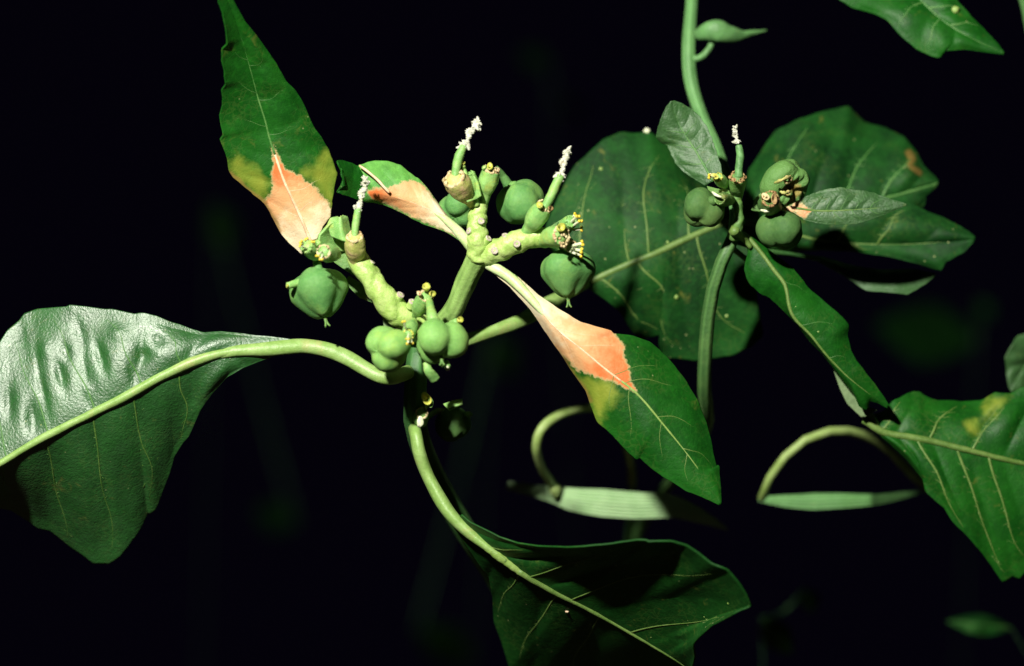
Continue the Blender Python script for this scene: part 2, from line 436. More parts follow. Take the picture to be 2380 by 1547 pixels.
    def veins(s, spec, mat, r=2.0, side=True):
        """lateral veins (side, start on the midrib, sweep, reach), each with its finer side branches in the same mesh"""
        for (sd, t0, dt, um) in spec:
            mb = MB(); g = np.random.default_rng(int(t0 * 1000) + (7 if sd > 0 else 3))
            um = min(um + .08, .93)
            path = lambda x: (t0 + dt * x ** 1.3 + .012 * math.sin(x * 9 + t0 * 40) * x + .05 * max(0, x - .7), sd * x)
            a = np.linspace(0.0, um, 26)
            pts = np.array([s.on(*path(x), .00009) for x in a])
            v, f, _ = tube(pts, np.linspace(r, r * .3, 26) * MM, 26, 6, flat=.6); mb.add(v, f)
            if side:
                for x0 in np.arange(.18, um - .1, .13):
                    for up in (-1, 1):
                        x1 = x0 + g.uniform(-.04, .04); ln = g.uniform(.35, .8)
                        tt, uu = path(x1); w = np.linspace(0, ln, 10)
                        q = np.array([s.on(tt + up * .075 * k + .008 * math.sin(k * 14 + x1 * 9), uu + sd * (.10 * k - .07 * k * k + .012 * math.sin(k * 17)), .00008) for k in w])
                        v, f, _ = tube(q, np.linspace(r * .42, r * .16, 10) * MM, 10, 5, flat=.6); mb.add(v, f)
            mb.build('vein', mat, s.obj)

def spot(L, x, y, r, mat='filament'):
    """pale speck sitting on a blade at print position x, y"""
    k = np.argmin(((L.g2 - (x, y)) ** 2).sum(2)); i, j = np.unravel_index(k, L.g2.shape[:2])
    mb = MB(); blob(mb, L.g3[i, j] + L.nn[i, j] * r * MM * .3, r * MM, 6, 1, .6, .9); mb.build('pale_spot', mat, L.obj)

# ------------------------------------------------------------------ flower and fruit parts
def basis(axis):
    a = np.asarray(axis, float); a /= np.linalg.norm(a)
    h = np.array([0, -1.0, 0]) if abs(a[1]) < .85 else np.array([0, 0, 1.0])
    x = h - a * h.dot(a); x /= np.linalg.norm(x); y = np.cross(a, x)
    return x, y, a
def dirpx(dx, dy, dd):
    """direction given as print px right, px down, px away"""
    v = np.array([dx, dd, -dy], float); return v / np.linalg.norm(v)

def capsule(parent, x, y, d, R, axis, rot=0.0, mat='capsule', zs=1.2, spread=.40, lobe=.62, tip=.10, hole=None, styles=True, taper=0.0, name='seed_capsule', cap_color='rim'):
    """three-lobed spurge capsule; axis from stalk end to style end"""
    c = P(x, y, d); R = R * MM; X, Y, A = basis(axis)
    nth, nph = 72, 44
    V = []; H = []
    for i in range(nph + 1):
        ph = math.pi * i / nph
        for j in range(nth):
            th = 2 * math.pi * j / nth
            dv = np.array([math.sin(ph) * math.cos(th), math.sin(ph) * math.sin(th), math.cos(ph)])
            acc = 0.0
            for k in range(3):
                a = rot + k * 2 * math.pi / 3
                cc = np.array([math.cos(a), math.sin(a), 0.0]) * spread
                b = dv.dot(cc); disc = b * b - (cc.dot(cc) - lobe * lobe)
                rr = b + math.sqrt(max(disc, 0)) if disc > 0 else 0.0
                acc += max(rr, .05) ** 9
            r = acc ** (1 / 9)
            for k in range(3):      # keel along each lobe, shallow
                a = rot + k * 2 * math.pi / 3
                dth = (th - a + math.pi) % (2 * math.pi) - math.pi
                r *= 1 - .018 * math.exp(-(dth / .05) ** 2) * math.sin(ph)
            r *= 1 + .012 * math.sin(5 * th + 3 * ph) + .008 * math.sin(11 * ph + 2 * th)
            zz = dv[2] * r * zs
            if ph < .5: zz += tip * (1 - ph / .5) ** 2
            hv = 0.0
            if hole is not None:
                for (hd, hr, hdep) in hole:
                    w = X * dv[0] + Y * dv[1] + A * dv[2]
                    ang = math.acos(max(-1, min(1, w.dot(hd))))
                    ang += .10 * math.sin(7 * th + 5 * ph) + .05 * math.sin(17 * th)
                    q = 1 / (1 + math.exp((ang - hr) * 16))
                    r *= 1 - hdep * q; hv = max(hv, q)
                zz = dv[2] * r * zs
            tp = 1 - taper * max(-.35, zz) * (1.0 if zz > 0 else .5)
            V.append(c + R * (X * dv[0] * r * tp + Y * dv[1] * r * tp + A * zz)); H.append(hv)
    F = [(i * nth + j, i * nth + (j + 1) % nth, (i + 1) * nth + (j + 1) % nth, (i + 1) * nth + j) for i in range(nph) for j in range(nth)]
    o = MB().add(np.array(V), F, hole=H).build(name, 'hole' if hole is not None else mat, parent)
    # collar where the stalk meets the capsule
    top = c - A * R * .62 * zs
    v, f, _ = tube([top - A * R * .10, top + A * R * .12], np.array([.17, .24, .30]) * R, 8, 14, lambda S, T: 1 + .16 * np.cos(3 * T + rot) * S)
    MB().add(v, f).build('collar', mat, o)
    if styles:
        b = c + A * R * (.62 * zs + tip * .5)
        for k in range(3):
            a = rot + .5 + k * 2.094
            e = X * math.cos(a) + Y * math.sin(a)
            v, f, _ = tube([b - A * R * .1, b + A * R * .14 + e * R * .03, b + A * R * .26 + e * R * .10], np.array([.05, .045, .03]) * R, 8, 7)
            MB().add(v, f).build('style', 'cup_dark', o)
    return o

def cup(parent, p0, p1, r, mat='cup', rim='rim', name='flower_cup', nteeth=9, prof=(.42, .62, .90, 1.0, .92, .80)):
    """bell-shaped flower cup from p0 (stalk end) to p1 (mouth); px with depth; r is its greatest radius in px"""
    a, b = P(*p0), P(*p1); L = np.linalg.norm(b - a); X, Y, A = basis(b - a); r = r * MM
    ph = rng.random() * 6
    mod = lambda S, T: 1 + .045 * np.cos(5 * T + ph) + .03 * np.sin(11 * S + 2 * T + ph)
    v, f, _ = tube([a, a + A * L * .5, b], np.array(prof) * r, 26, 20, mod)
    o = MB().add(v, f).build(name, mat, parent)
    rm = prof[-1] * r
    mb = MB()
    ring = [b + rm * .86 * (X * math.cos(t) + Y * math.sin(t)) for t in np.linspace(0, 2 * math.pi, 25)]
    v, f, _ = tube(ring, [rm * .15], 40, 8, lambda S, T: 1 + .4 * np.sin(33 * S + ph) + .3 * np.sin(77 * S + T)); mb.add(v, f)
    for k in range(nteeth):
        t = 2 * math.pi * (k + .9 * rng.random()) / nteeth; tz = rng.uniform(.35, 1.25)
        e = X * math.cos(t) + Y * math.sin(t); q = b + rm * .84 * e
        v, f, _ = tube([q - A * rm * .1, q + A * rm * .20 * tz + e * rm * .05, q + A * rm * .42 * tz - e * rm * .2 * rng.random()],
                       np.array([.17, .14, .05]) * rm * (.6 + .5 * tz), 6, 6); mb.add(v, f)
    mb.build('fringed_rim', rim, o)
    return o

def gland(parent, p, axis, r, mat='gland'):
    """two-lipped nectar gland: a squashed open cup"""
    c = P(*p); X, Y, A = basis(axis); r = r * MM
    mb = MB(); n = 22; rows = []
    for (k, h) in ((.25, -.55), (.72, -.25), (1.0, .12), (1.0, .30), (.80, .26), (.55, .02), (.15, -.12)):
        rows.append([c + r * (X * k * math.cos(t) * 1.15 + Y * k * math.sin(t) * .62 + A * (h + .10 * math.cos(2 * t) * k)) for t in np.linspace(0, 2 * math.pi, n, endpoint=False)])
    v = np.array(rows).reshape(-1, 3)
    f = [(i * n + j, i * n + (j + 1) % n, (i + 1) * n + (j + 1) % n, (i + 1) * n + j) for i in range(len(rows) - 1) for j in range(n)]
    f.append(tuple(range(n))); f.append(tuple(reversed(range((len(rows) - 1) * n, len(rows) * n))))
    return mb.add(v, f).build('nectar_gland', mat, parent)

def blob(mb, c, r, n=8, sx=1, sy=1, sz=1, rough=.15):
    v = []
    ph0 = rng.random() * 6
    for i in range(n + 1):
        ph = math.pi * i / n
        for j in range(2 * n):
            th = math.pi * j / n
            k = 1 + rough * math.sin(3 * th + 2 * ph + ph0) + rough * .6 * math.sin(5 * ph + ph0 * 2 + th)
            v.append(c + r * k * np.array([sx * math.sin(ph) * math.cos(th), sy * math.sin(ph) * math.sin(th), sz * math.cos(ph)]))
    m = 2 * n
    mb.add(np.array(v), [(i * m + j, i * m + (j + 1) % m, (i + 1) * m + (j + 1) % m, (i + 1) * m + j) for i in range(n) for j in range(m)])

def stamen(parent, p0, p1, r=3.0, ra=5.5):
    a, b = P(*p0), P(*p1); X, Y, A = basis(b - a)
    o = MB().add(*tube([a, (a + b) / 2 + X * r * MM * .3, b], np.array([r * .8, r, r * .9]) * MM, 8, 8)[:2]).build('stamen', 'filament', parent)
    mb = MB()
    for s in (-1, 1): blob(mb, b + A * ra * MM * .3 + Y * s * ra * MM * .62, ra * MM * .72, 6)
    mb.build('anther', 'anther', o)
    return o

def tuft(parent, pts, r, seed=1, name='withered_tip'):
    """dry white remains of an opened capsule: a thin ragged column with flakes"""
    g = np.random.default_rng(seed)
    pp = np.array([P(*p) for p in pts])
    mb = MB()
    mod = lambda S, T: 1 + .35 * np.sin(31 * S + 2 * T + seed) + .25 * np.sin(67 * S - 3 * T)
    v, f, _ = tube(pp, np.array([.7, .8, .42, .34, .4, .42, .55, .65, .5]) * r * MM, 50, 10, mod, flat=.6); mb.add(v, f)
    c = spline(pp, 60)
    spots = list(g.uniform(0, .14, 10)) + list(g.uniform(.78, 1, 14)) + list(g.uniform(.2, .75, 4))
    for s in spots:
        q = c[int(s * 59)]; d = g.normal(size=3); d[1] *= .6; d /= np.linalg.norm(d)
        k = r * MM * g.uniform(.45, 1.3) * (1.0 if s < .16 or s > .76 else .6)
        e = np.cross(d, g.normal(size=3)); e /= np.linalg.norm(e)
        v, f, _ = tube([q, q + d * k * .55, q + d * k + e * k * .3], np.array([.42, .36, .14]) * k, 6, 6, flat=.5); mb.add(v, f)
    # thin papery wing half way up
    a = c[18:46]; X = np.cross(c[-1] - c[0], [0, 1, 0]); X /= np.linalg.norm(X)
    w = np.sin(np.linspace(0, math.pi, len(a))) * r * MM * 1.0 * (1 + .15 * np.sin(np.arange(len(a)) * 1.7))
    v = np.vstack([a, a + X * w[:, None]]); v = np.vstack([v, v + np.array([0, .00015, 0])]); n = len(a)
    f = []
    for i in range(n - 1):
        f += [(i, i + 1, n + i + 1, n + i), (2 * n + i, 3 * n + i, 3 * n + i + 1, 2 * n + i + 1), (n + i, n + i + 1, 3 * n + i + 1, 3 * n + i), (i, 2 * n + i, 2 * n + i + 1, i + 1)]
    mb.add(v, f)
    return mb.build(name, 'withered', parent)

def scar(parent, p, axis, r, h=2.0):
    """stub left by a fallen flower stalk"""
    a = P(*p); X, Y, A = basis(axis); r = r * MM
    o = MB().add(*tube([a - A * r * h, a - A * r * .25], np.array([1.25, 1.0, .92]) * r, 8, 14)[:2]).build('flower_stub', 'raceme', parent)
    rows = [(.95, -.25), (1.0, 0), (.82, .10), (.45, .02), (.05, .05)]
    n = 14
    v = np.array([[a + r * (X * k * math.cos(t) + Y * k * math.sin(t) + A * h2) * 1.0 for t in np.linspace(0, 2 * math.pi, n, endpoint=False)] for k, h2 in rows]).reshape(-1, 3)
    f = [(i * n + j, i * n + (j + 1) % n, (i + 1) * n + (j + 1) % n, (i + 1) * n + j) for i in range(len(rows) - 1) for j in range(n)]
    MB().add(v, f).build('scar', 'scar', o)
    return o

def bract(parent, mid, left, right, d=(0, 0, 0), mat='cup', name='bract', **kw):
    L = Leaf(mid, left, right, [d[0]] * 2, [d[1]] * 2, [d[2]] * 2, nt=40, nu=10, **kw)
    L.blade(name, mat, parent, solid=.00035)
    return L

# ================================================================== the setting
def ground():
    n = 70; v = []; f = []
    g = np.random.default_rng(3)
    xs = np.linspace(-.35, .45, n); ys = np.linspace(-.25, .85, n)
    ph = g.uniform(0, 6, 12)
    for y in ys:
        for x in xs:
            z = .004 * math.sin(31 * x + ph[0]) * math.sin(27 * y + ph[1]) + .002 * math.sin(83 * x + ph[2] + 3 * math.sin(40 * y)) + .0015 * math.sin(131 * y + 60 * x + ph[3])
            v.append((x, y, z))
    for i in range(n - 1):
        for j in range(n - 1): f.append((i * n + j, i * n + j + 1, (i + 1) * n + j + 1, (i + 1) * n + j))
    o = MB().add(np.array(v), f).build('ground', 'soil'); o['kind'] = 'structure'
ground()

# ================================================================== the spurge with pink-based leaves
baseA = (-.004, .055, 0.0)
A = thing('spurge_plant', 'bright green spurge with pink-based leaves, green seed capsules and a large glossy leaf', 'plant', baseA)

# main stem: seen dimly under the capsules, that shade put into its colour too, then runs down behind the lower leaf
def gp(b):      # ground point as (px, px, mm) triple
    d = b[1] * 1000; w = WIDE * (DIST + b[1]) / DIST
    return ((b[0] / w + .5) * W2, (.5 - (b[2] - ZC) / (w * H2 / W2)) * H2, d)
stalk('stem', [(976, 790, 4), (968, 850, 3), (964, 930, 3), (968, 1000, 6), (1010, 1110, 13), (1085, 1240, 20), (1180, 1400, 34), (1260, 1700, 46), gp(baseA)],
      [26, 27, 27, 27, 25, 26, 27, 30, 34], 'stem_shaded', A, 70, 24, 7, .05)
stalk('branch', [(975, 800, 7), (1010, 765, 6), (1050, 725, 4), (1085, 650, 2), (1112, 596, 0)], [24, 24, 23, 25, 27], 'stem', A, 50, 24, 8, .05)
# left flower stalk, knobbly
stalk('flower_stalk', [(985, 772, 4), (950, 745, 0), (905, 708, -2), (868, 655, -2), (838, 612, -2), (826, 590, -2)], [35, 35, 32, 29, 27, 23], 'raceme', A, 110, 28, 0, 0, .10)
stalk('flower_stalk', [(1112, 600, 0), (1110, 560, -1), (1108, 520, -1), (1112, 490, -1), (1120, 468, -1)], [28, 25, 24, 22, 16], 'raceme', A, 70, 24, 0, 0, .07)
stalk('flower_stalk', [(1118, 592, 0), (1160, 580, -1), (1205, 560, -2), (1240, 552, -2), (1275, 552, -2)], [30, 28, 27, 25, 22], 'raceme', A, 70, 24, 0, 0, .07)

for p, ax, r in [((931, 684, -2.9), (.5, -.7, -.6), 9.5), ((958, 700, -3.0), (.3, -.7, -.7), 9), ((893, 655, -2.7), (.5, -.8, -.3), 6), ((866, 608, -2.6), (.6, -.8, -.2), 6.5),
                 ((1118, 513, -2.5), (.25, -.35, -1), 8.5), ((1136, 553, -1.9), (.6, -.6, -.5), 8.5), ((1088, 536, -1.9), (-.8, -.3, -.6), 8.5),
                 ((1175, 546, -2.3), (.1, -.8, -.6), 9), ((1201, 566, -3.6), (.1, -.1, -1), 8.5), ((1149, 582, -2.5), (-.1, -.1, -1), 9)]:
    scar(A, p, dirpx(*ax), r)

# ---- glossy leaf on the left
L = Leaf(Z(5, [(1560, 306), (1400, 322), (1250, 332), (1100, 365), (960, 420), (820, 490), (680, 570), (540, 640), (400, 710), (270, 775), (150, 840), (30, 915), (-140, 1005), (-260, 1075)]),
         Z(5, [(1560, 345), (1480, 355), (1400, 380), (1300, 420), (1210, 475), (1130, 560), (1070, 650), (1030, 740, .28), (1005, 800), (985, 815), (930, 900), (905, 990), (860, 1100), (835, 1170, .42), (800, 1205), (795, 1190), (750, 1280), (690, 1370), (640, 1430, .53), (580, 1470), (500, 1468), (440, 1420, .64), (380, 1380), (320, 1330), (270, 1290), (200, 1275, .76), (150, 1240), (60, 1180), (10, 1170, .85), (-100, 1150), (-260, 1085)]),
         Z(5, [(1560, 268), (1440, 255), (1300, 238), (1180, 228), (1090, 235, .25), (1020, 215), (930, 180), (840, 145), (740, 125, .4), (725, 132), (600, 110), (480, 95), (375, 85, .55), (360, 95), (300, 100), (200, 110), (130, 130, .7), (105, 165), (40, 220), (-60, 380, .86), (-200, 800), (-260, 1065)]),
         [0, -.6, -1, -1.2, -1.2, -1, -.6, -.2, .2, 1], [0, .4, 2.2, 6.5, 11, 14, 15, 13, 9, 1], [0, 0, -.3, .3, 1.2, 2.2, 3.1, 3.6, 3.5, 1],
         bulge=(.4, .3), pucker=.6, npuck=7, sweep=-.05, nt=150, nu=36, teeth=3, nteeth=9, wave=.7, seed=4,
         dents=[(.735, .20, .022, .13, .8), (.63, .42, .016, .12, .7), (.60, .60, .015, .09, .45), (.51, .48, .013, .16, .7), (.40, .38, .016, .10, .6), (.36, .6, .016, .10, .45), (.565, .22, .012, .08, -.35), (.66, .66, .02, .08, -.4), (.46, .72, .02, .08, -.35), (.80, .45, .02, .14, .5), (.69, .32, .010, .2, .35), (.545, .75, .012, .12, .3), (.44, .2, .01, .12, .3)])
L.blade('leaf', 'leaf_gloss', A, pink=None)
stalk('leaf_stalk', Z(5, [(2190, 440, 2), (2110, 470, -.5), (2040, 468, -1), (1960, 430, -.5), (1860, 370, 0), (1750, 325, .2), (1640, 305, .3), (1560, 306, 0), (1400, 322, -.4), (1250, 332, -.7), (1100, 365, -.9)]), [17, 17, 17, 18, 18, 18, 18, 17.5, 15.5, 13, 8], 'petiole', L.obj, 50, 18, 0, 0, 0, .8)
L.rib('petiole', [4, 9, 12.5, 12, 11, 10, 9.5, 9, 8, 7], None, 0.02, 1, lift=.1)
L.veins([(1, .42, .06, .8), (1, .56, .06, .85), (1, .70, .06, .8), (1, .83, .05, .7), (1, .3, .05, .7)], 'vein', 2.4)
L.veins([(-1, .57, -.03, .9), (-1, .71, -.04, .9), (-1, .45, -.04, .8), (-1, .31, -.02, .9), (-1, .85, -.02, .85)], 'vein_soft', 2.6)

# ---- upper left leaf: green point, pink base
z = lambda pts: Z(1, pts)
L = Leaf(z([(735, 1290), (690, 1180), (640, 1070), (590, 960), (545, 830), (515, 740), (490, 640), (455, 530), (420, 400), (375, 240), (335, 120), (295, 20), (260, -100)]),
         z([(690, 1360), (620, 1300), (570, 1240), (530, 1160, .16), (490, 1090), (440, 1050), (380, 1000), (320, 950), (295, 915, .33), (288, 850), (265, 790), (248, 745, .44), (265, 725), (252, 670), (246, 610, .53), (262, 560), (258, 480), (277, 450), (270, 380, .68), (258, 320), (258, 262), (287, 235), (278, 150), (262, 70, .89), (240, 10), (250, -100)]),
         z([(765, 1280), (800, 1210), (838, 1160), (850, 1090, .2), (846, 1082), (860, 1010), (875, 930, .33), (866, 900), (855, 870), (830, 800), (790, 730, .48), (750, 680), (715, 600), (690, 540, .6), (650, 480), (600, 430), (555, 350, .74), (500, 270), (450, 200), (380, 110, .89), (335, 30), (270, -100)]),
         [2, 1, 0, -1, -3, -6, -9.5, -13], [4, 3, .5, -2.2, -4.6, -7.6, -10.6, -13.5], [2, 2.2, 2, 1.5, -.5, -4, -8, -13],
         bulge=(-.3, .5), pucker=.18, npuck=9, nt=130, nu=26, teeth=1.6, nteeth=18, wave=.3, seed=2)
L.blade('leaf', 'leaf_a', A,
        pink=z([(680, 1380), (770, 1290), (846, 1165), (846, 1095), (800, 1050), (760, 1000), (735, 985), (700, 965), (690, 935), (650, 925), (610, 905), (585, 870), (560, 825), (537, 770), (522, 790), (530, 860), (522, 920), (528, 990), (515, 1040), (470, 1075), (500, 1150), (540, 1240), (610, 1310)]),
        tone=z([(700, 1300), (545, 850)]),
        yellow=[z([(290, 915), (287, 850), (340, 835), (420, 870), (480, 930), (527, 990), (515, 1040), (440, 1060), (380, 1000)]), z([(830, 800), (880, 930), (855, 1090), (800, 1050), (740, 985), (690, 930), (740, 880), (790, 820)])],
        brown=z([(300, 925), (330, 955), (380, 1000), (440, 1050), (490, 1090), (530, 1160), (570, 1240)]))
L.rib('rib_pink', 4.5, 3.2, 0, .34); L.rib('vein', 3.2, 1.2, .34, .99)
L.veins([(1, .12, .14, .85), (-1, .10, .14, .85), (1, .2, .12, .85)], 'vein_pink', 1.2)
L.veins([(1, .42, .13, .8), (-1, .45, .12, .8), (1, .55, .12, .8), (-1, .58, .12, .8), (1, .68, .12, .8), (-1, .7, .1, .8)], 'vein', 1.0)

# ---- middle leaf with folded tip
z = lambda pts: [(p[0] / 4.072 / 1 + 1150 / 1.48886 * 1, p[1]) for p in pts]
def q5(pts):    # enlargement with origin (1150, 520), 500 px over 2036
    return [((1150 + p[0] * .24558) / 1.48886, (520 + p[1] * .24558) / 1.48886) + tuple(p[2:]) for p in pts]
L = Leaf(q5([(1930, 1330), (1760, 1130), (1600, 980), (1400, 850), (1200, 760), (1000, 690), (800, 630), (640, 590), (560, 540), (480, 450)]),
         q5([(1910, 1370), (1740, 1230), (1600, 1145), (1480, 1100), (1300, 1040), (1150, 970, .4), (1000, 885), (870, 820), (740, 765, .68), (600, 735), (440, 715), (350, 680, .9), (430, 500)]),
         q5([(1950, 1310), (1830, 1180), (1700, 1020), (1560, 860), (1440, 690, .3), (1320, 520), (1200, 390, .45), (1170, 385), (1050, 290), (960, 215), (850, 175, .65), (770, 155), (600, 150), (500, 170, .8), (420, 205), (370, 210, .93), (450, 300)]),
         [0, -.6, -1, -1, -.6], [0, 0, .5, 1.2, .5], [0, 0, .3, .6, -.5], bulge=(.3, .5), pucker=.12, npuck=6, nt=100, nu=24, teeth=1.5, nteeth=6, wave=.2, seed=5)
L.blade('leaf', 'leaf_bright', A, pink=q5([(1960, 1380), (1960, 1290), (1440, 690), (1290, 490), (1200, 450), (1090, 410), (1000, 440), (940, 470), (860, 490), (780, 530), (660, 520), (560, 530), (480, 560), (500, 640), (560, 690), (720, 740), (870, 800), (1150, 950), (1480, 1090), (1740, 1220)]),
        tone=q5([(1500, 960), (560, 600)]))
L.rib('rib_pink', 2.2, 1.6, .2, .75)
a = stalk('leaf_stalk', [(1114, 594, 1)] + [(p[0], p[1], d) for p, d in zip(q5([(1930, 1330), (1760, 1130), (1600, 980), (1400, 850)]), (0, -.35, -.6, -.75))], [13, 13, 12, 9, 3], 'petiole_pale', L.obj, 26, 14)
L2 = Leaf(q5([(640, 560), (480, 500), (340, 440), (220, 380), (120, 330)]),
          q5([(740, 760), (600, 740), (440, 710, .4), (330, 690), (200, 640, .7), (110, 610), (60, 590), (110, 545, .9), (180, 490), (150, 440), (120, 345)]),
          q5([(700, 480), (560, 330), (420, 225, .45), (330, 215), (270, 185, .68), (200, 165), (110, 140), (60, 145, .88), (85, 210), (130, 270), (115, 320)]),
          [.6, 0, -1, -3], [2.5, 1, -.8, -3], [2.2, 1.4, 0, -3], bulge=(.2, .2), nt=60, nu=16, teeth=1.5, nteeth=5, wave=.3, seed=9)
L2.blade('folded_tip', 'leaf_a', L.obj)  # darker green than the blade stands in for the fold's shadow
# rolled pale margin of the fold
stalk('rolled_margin', q5([(380, 215, -1.4), (460, 270, -1.6), (560, 350, -1.8), (650, 430, -1.8), (720, 510, -1.8), (800, 590, -1.6)]), [2.6, 3.4, 3, 3.6, 3.2, 3.8], 'rib_pink', L.obj, 30, 8)

# ---- lower right leaf: pink base, green point
L = Leaf([(1136, 614), (1185, 645), (1230, 690), (1290, 760), (1350, 810), (1410, 860), (1480, 915), (1540, 985), (1600, 1060), (1650, 1130), (1673, 1172)],
         [(1130, 622), (1185, 665), (1235, 720), (1275, 780), (1310, 830, .30), (1335, 870), (1362, 908), (1368, 925), (1378, 955, .5), (1388, 980), (1402, 992), (1425, 1012), (1440, 1030), (1478, 1068, .68), (1486, 1062), (1500, 1075), (1540, 1108), (1560, 1118), (1600, 1143), (1630, 1153), (1671, 1173)],
         [(1142, 606), (1200, 641), (1250, 686), (1300, 720), (1350, 750), (1420, 769, .35), (1424, 776), (1470, 780), (1510, 795), (1550, 830, .58), (1590, 880), (1620, 930), (1640, 980, .75), (1652, 1030), (1665, 1090), (1669, 1080), (1673, 1130), (1675, 1171)],
         [0, -2, -3.5, -4, -4, -3.5, -3], [0, -1, -1, -1.5, -2.5, -3, -3], [0, -1.5, -2, -1, -.2, -1, -3], bulge=(.4, .6), pucker=.2, npuck=7, nt=130, nu=28, teeth=2, nteeth=13, wave=.35, seed=6)
L.blade('leaf', 'leaf_a', A, pink=[(1128, 600), (1300, 700), (1424, 765), (1440, 790), (1452, 805), (1450, 830), (1462, 850), (1466, 880), (1482, 914), (1455, 905), (1430, 890), (1400, 882), (1372, 872), (1345, 862), (1300, 822), (1265, 780), (1230, 725), (1120, 628)],
        tone=[(1240, 720), (1455, 880)], yellow=[[(1305, 832), (1345, 862), (1372, 872), (1400, 882), (1430, 892), (1430, 925), (1405, 950), (1400, 995), (1375, 950), (1335, 870)]],
        brown=[(1310, 832), (1335, 872), (1362, 908), (1372, 930)])
L.rib('rib_pink', 2.5, 2.8, .12, .53); L.rib('rib', 3.2, 1.4, .53, .99)
stalk('leaf_stalk', [(1112, 600, 2), (1136, 614, -.1), (1185, 645, -1.0), (1230, 690, -1.9), (1290, 760, -2.5)], [13, 13, 12, 9, 3], 'petiole_pale', L.obj, 26, 14)
L.veins([(1, .28, .14, .8), (-1, .3, .12, .8), (1, .36, .12, .8)], 'vein_pink', 1.1)
L.veins([(1, .50, .10, .85), (1, .54, .15, .85), (-1, .56, .12, .85), (-1, .50, .08, .7), (1, .68, .12, .8), (-1, .7, .1, .8), (1, .8, .09, .8), (-1, .82, .08, .8)], 'rib_dark', 1.3)

# ---- lower leaf, turned away from the light and coloured darker for its shade
z = lambda pts: Z(6, pts)
L = Leaf(z([(318, 835), (380, 900), (480, 980), (560, 1040), (660, 1110), (780, 1180), (920, 1250), (1050, 1320), (1180, 1395), (1290, 1460), (1390, 1520), (1460, 1570)]),
         z([(285, 845), (330, 900), (380, 975), (430, 1050), (480, 1115, .2), (495, 1200), (505, 1330, .35), (540, 1430), (580, 1560, .5), (720, 1610), (900, 1620, .7), (1100, 1620), (1300, 1600), (1455, 1575)]),
         z([(345, 812), (390, 850), (460, 885), (530, 920, .13), (620, 950), (720, 965), (850, 970), (940, 966, .35), (1080, 952), (1200, 933), (1243, 935), (1245, 942), (1370, 940, .55), (1440, 960), (1500, 1000), (1560, 1050), (1640, 1080, .68), (1690, 1140), (1730, 1200), (1752, 1258, .8), (1690, 1280), (1640, 1310), (1560, 1350), (1500, 1405, .9), (1470, 1440), (1480, 1500), (1462, 1568)]),
         [1, 0, 1, 3, 5, 6, 7], [1, 6, 14, 21, 25, 22, 9], [0, -4, -10, -14, -15, -10, 4], bulge=(-.6, -2.2), pucker=.8, npuck=5, sweep=.2, nt=140, nu=32, teeth=1.5, nteeth=10, wave=.6, seed=11)
L.blade('leaf', 'leaf_shaded', A)
stalk('leaf_stalk', z([(118, 400, 4), (125, 430, 2), (140, 510, 1.5), (175, 610, 2), (235, 725, 1.5), (300, 820, 1), (380, 900, .5), (480, 980, 0), (560, 1040, .1)]), [19, 19, 19, 19, 20, 19, 16, 12, 7], 'petiole', L.obj, 44, 18, 0, 0, 0, .8)
L.rib('rib', [4, 9, 11, 9], None, .0, .3, lift=.2); L.rib('rib_dark', [9, 7.5, 6, 5, 4, 3], None, .29, .98, lift=.2)
L.veins([(1, .14, .14, .6), (1, .33, .12, .8), (1, .5, .18, .9), (1, .74, .12, .92), (-1, .3, .02, .8), (-1, .45, .05, .8), (-1, .62, .05, .8)], 'rib_dark', 2.6)
for q in ((1320, 1416, 4.5), (1510, 1480, 2.5), (1690, 1402, 3), (1640, 1428, 2.5)): spot(L, *q, 'rib_pink' if q[2] > 4 else 'rib')

# ---- big fiddle-shaped leaf behind, its stalk crossing below the pink leaf
L = Leaf([(1362, 658), (1440, 622), (1530, 585), (1610, 548), (1700, 515), (1790, 530), (1920, 560), (2090, 568), (2264, 556)],
         [(1358, 664), (1400, 690), (1440, 722), (1468, 770, .12), (1490, 788), (1540, 776), (1572, 768, .18), (1530, 800), (1542, 830), (1620, 838, .30), (1700, 826), (1745, 805), (1773, 780, .42), (1755, 730), (1732, 690), (1722, 650, .5), (1740, 612), (1800, 590, .56), (1860, 582), (1915, 580), (1979, 583), (2066, 596, .8), (2130, 612), (2187, 629, .88), (2196, 608), (2240, 586), (2263, 560)],
         [(1345, 640), (1300, 600), (1262, 560), (1270, 520), (1292, 470, .06), (1330, 390), (1400, 325, .14), (1440, 307), (1480, 310), (1510, 306, .22), (1560, 345), (1610, 410, .33), (1680, 465, .40), (1750, 478), (1850, 472, .55), (1940, 468), (2050, 462), (2110, 468, .8), (2150, 490), (2200, 510), (2250, 538), (2266, 552)],
         [22, 21, 22, 23, 24, 24, 23], [22, 25, 26, 25, 24, 24, 23], [22, 28, 31, 28, 26, 25, 23], bulge=(.6, 1.2), pucker=.5, npuck=8, sweep=.05, nt=150, nu=30, teeth=2, nteeth=26, wave=.7, seed=13)
L.blade('leaf', 'leaf_back_dim', A)
stalk('leaf_stalk', [(985, 835, 9), (1040, 808, 9), (1085, 790, 9), (1150, 768, 10), (1215, 742, 12), (1290, 698, 17), (1362, 658, 22)], [15, 15, 15, 17, 20, 14, 13], 'petiole', L.obj, 40, 16, 5, .05)
L.rib('rib_dark', [10, 9.5, 9, 8, 6, 5, 4, 3], None, 0, .99, lift=-.25)
L.veins([(1, .02, .10, .8), (1, .17, .06, .75), (1, .12, .05, .2), (1, .28, .04, .6), (-1, .03, .13, .85), (-1, .14, .12, .8), (-1, .3, .08, .8), (1, .66, .06, .8), (-1, .7, .06, .7), (1, .76, .05, .7)], 'rib_dark', 3.2)
for q in ((1498, 306, 8), (1572, 686, 6), (1400, 392, 5), (1548, 560, 4), (1692, 732, 5), (1690, 572, 4)): spot(L, *q, 'filament' if q[2] > 7 else 'rib')

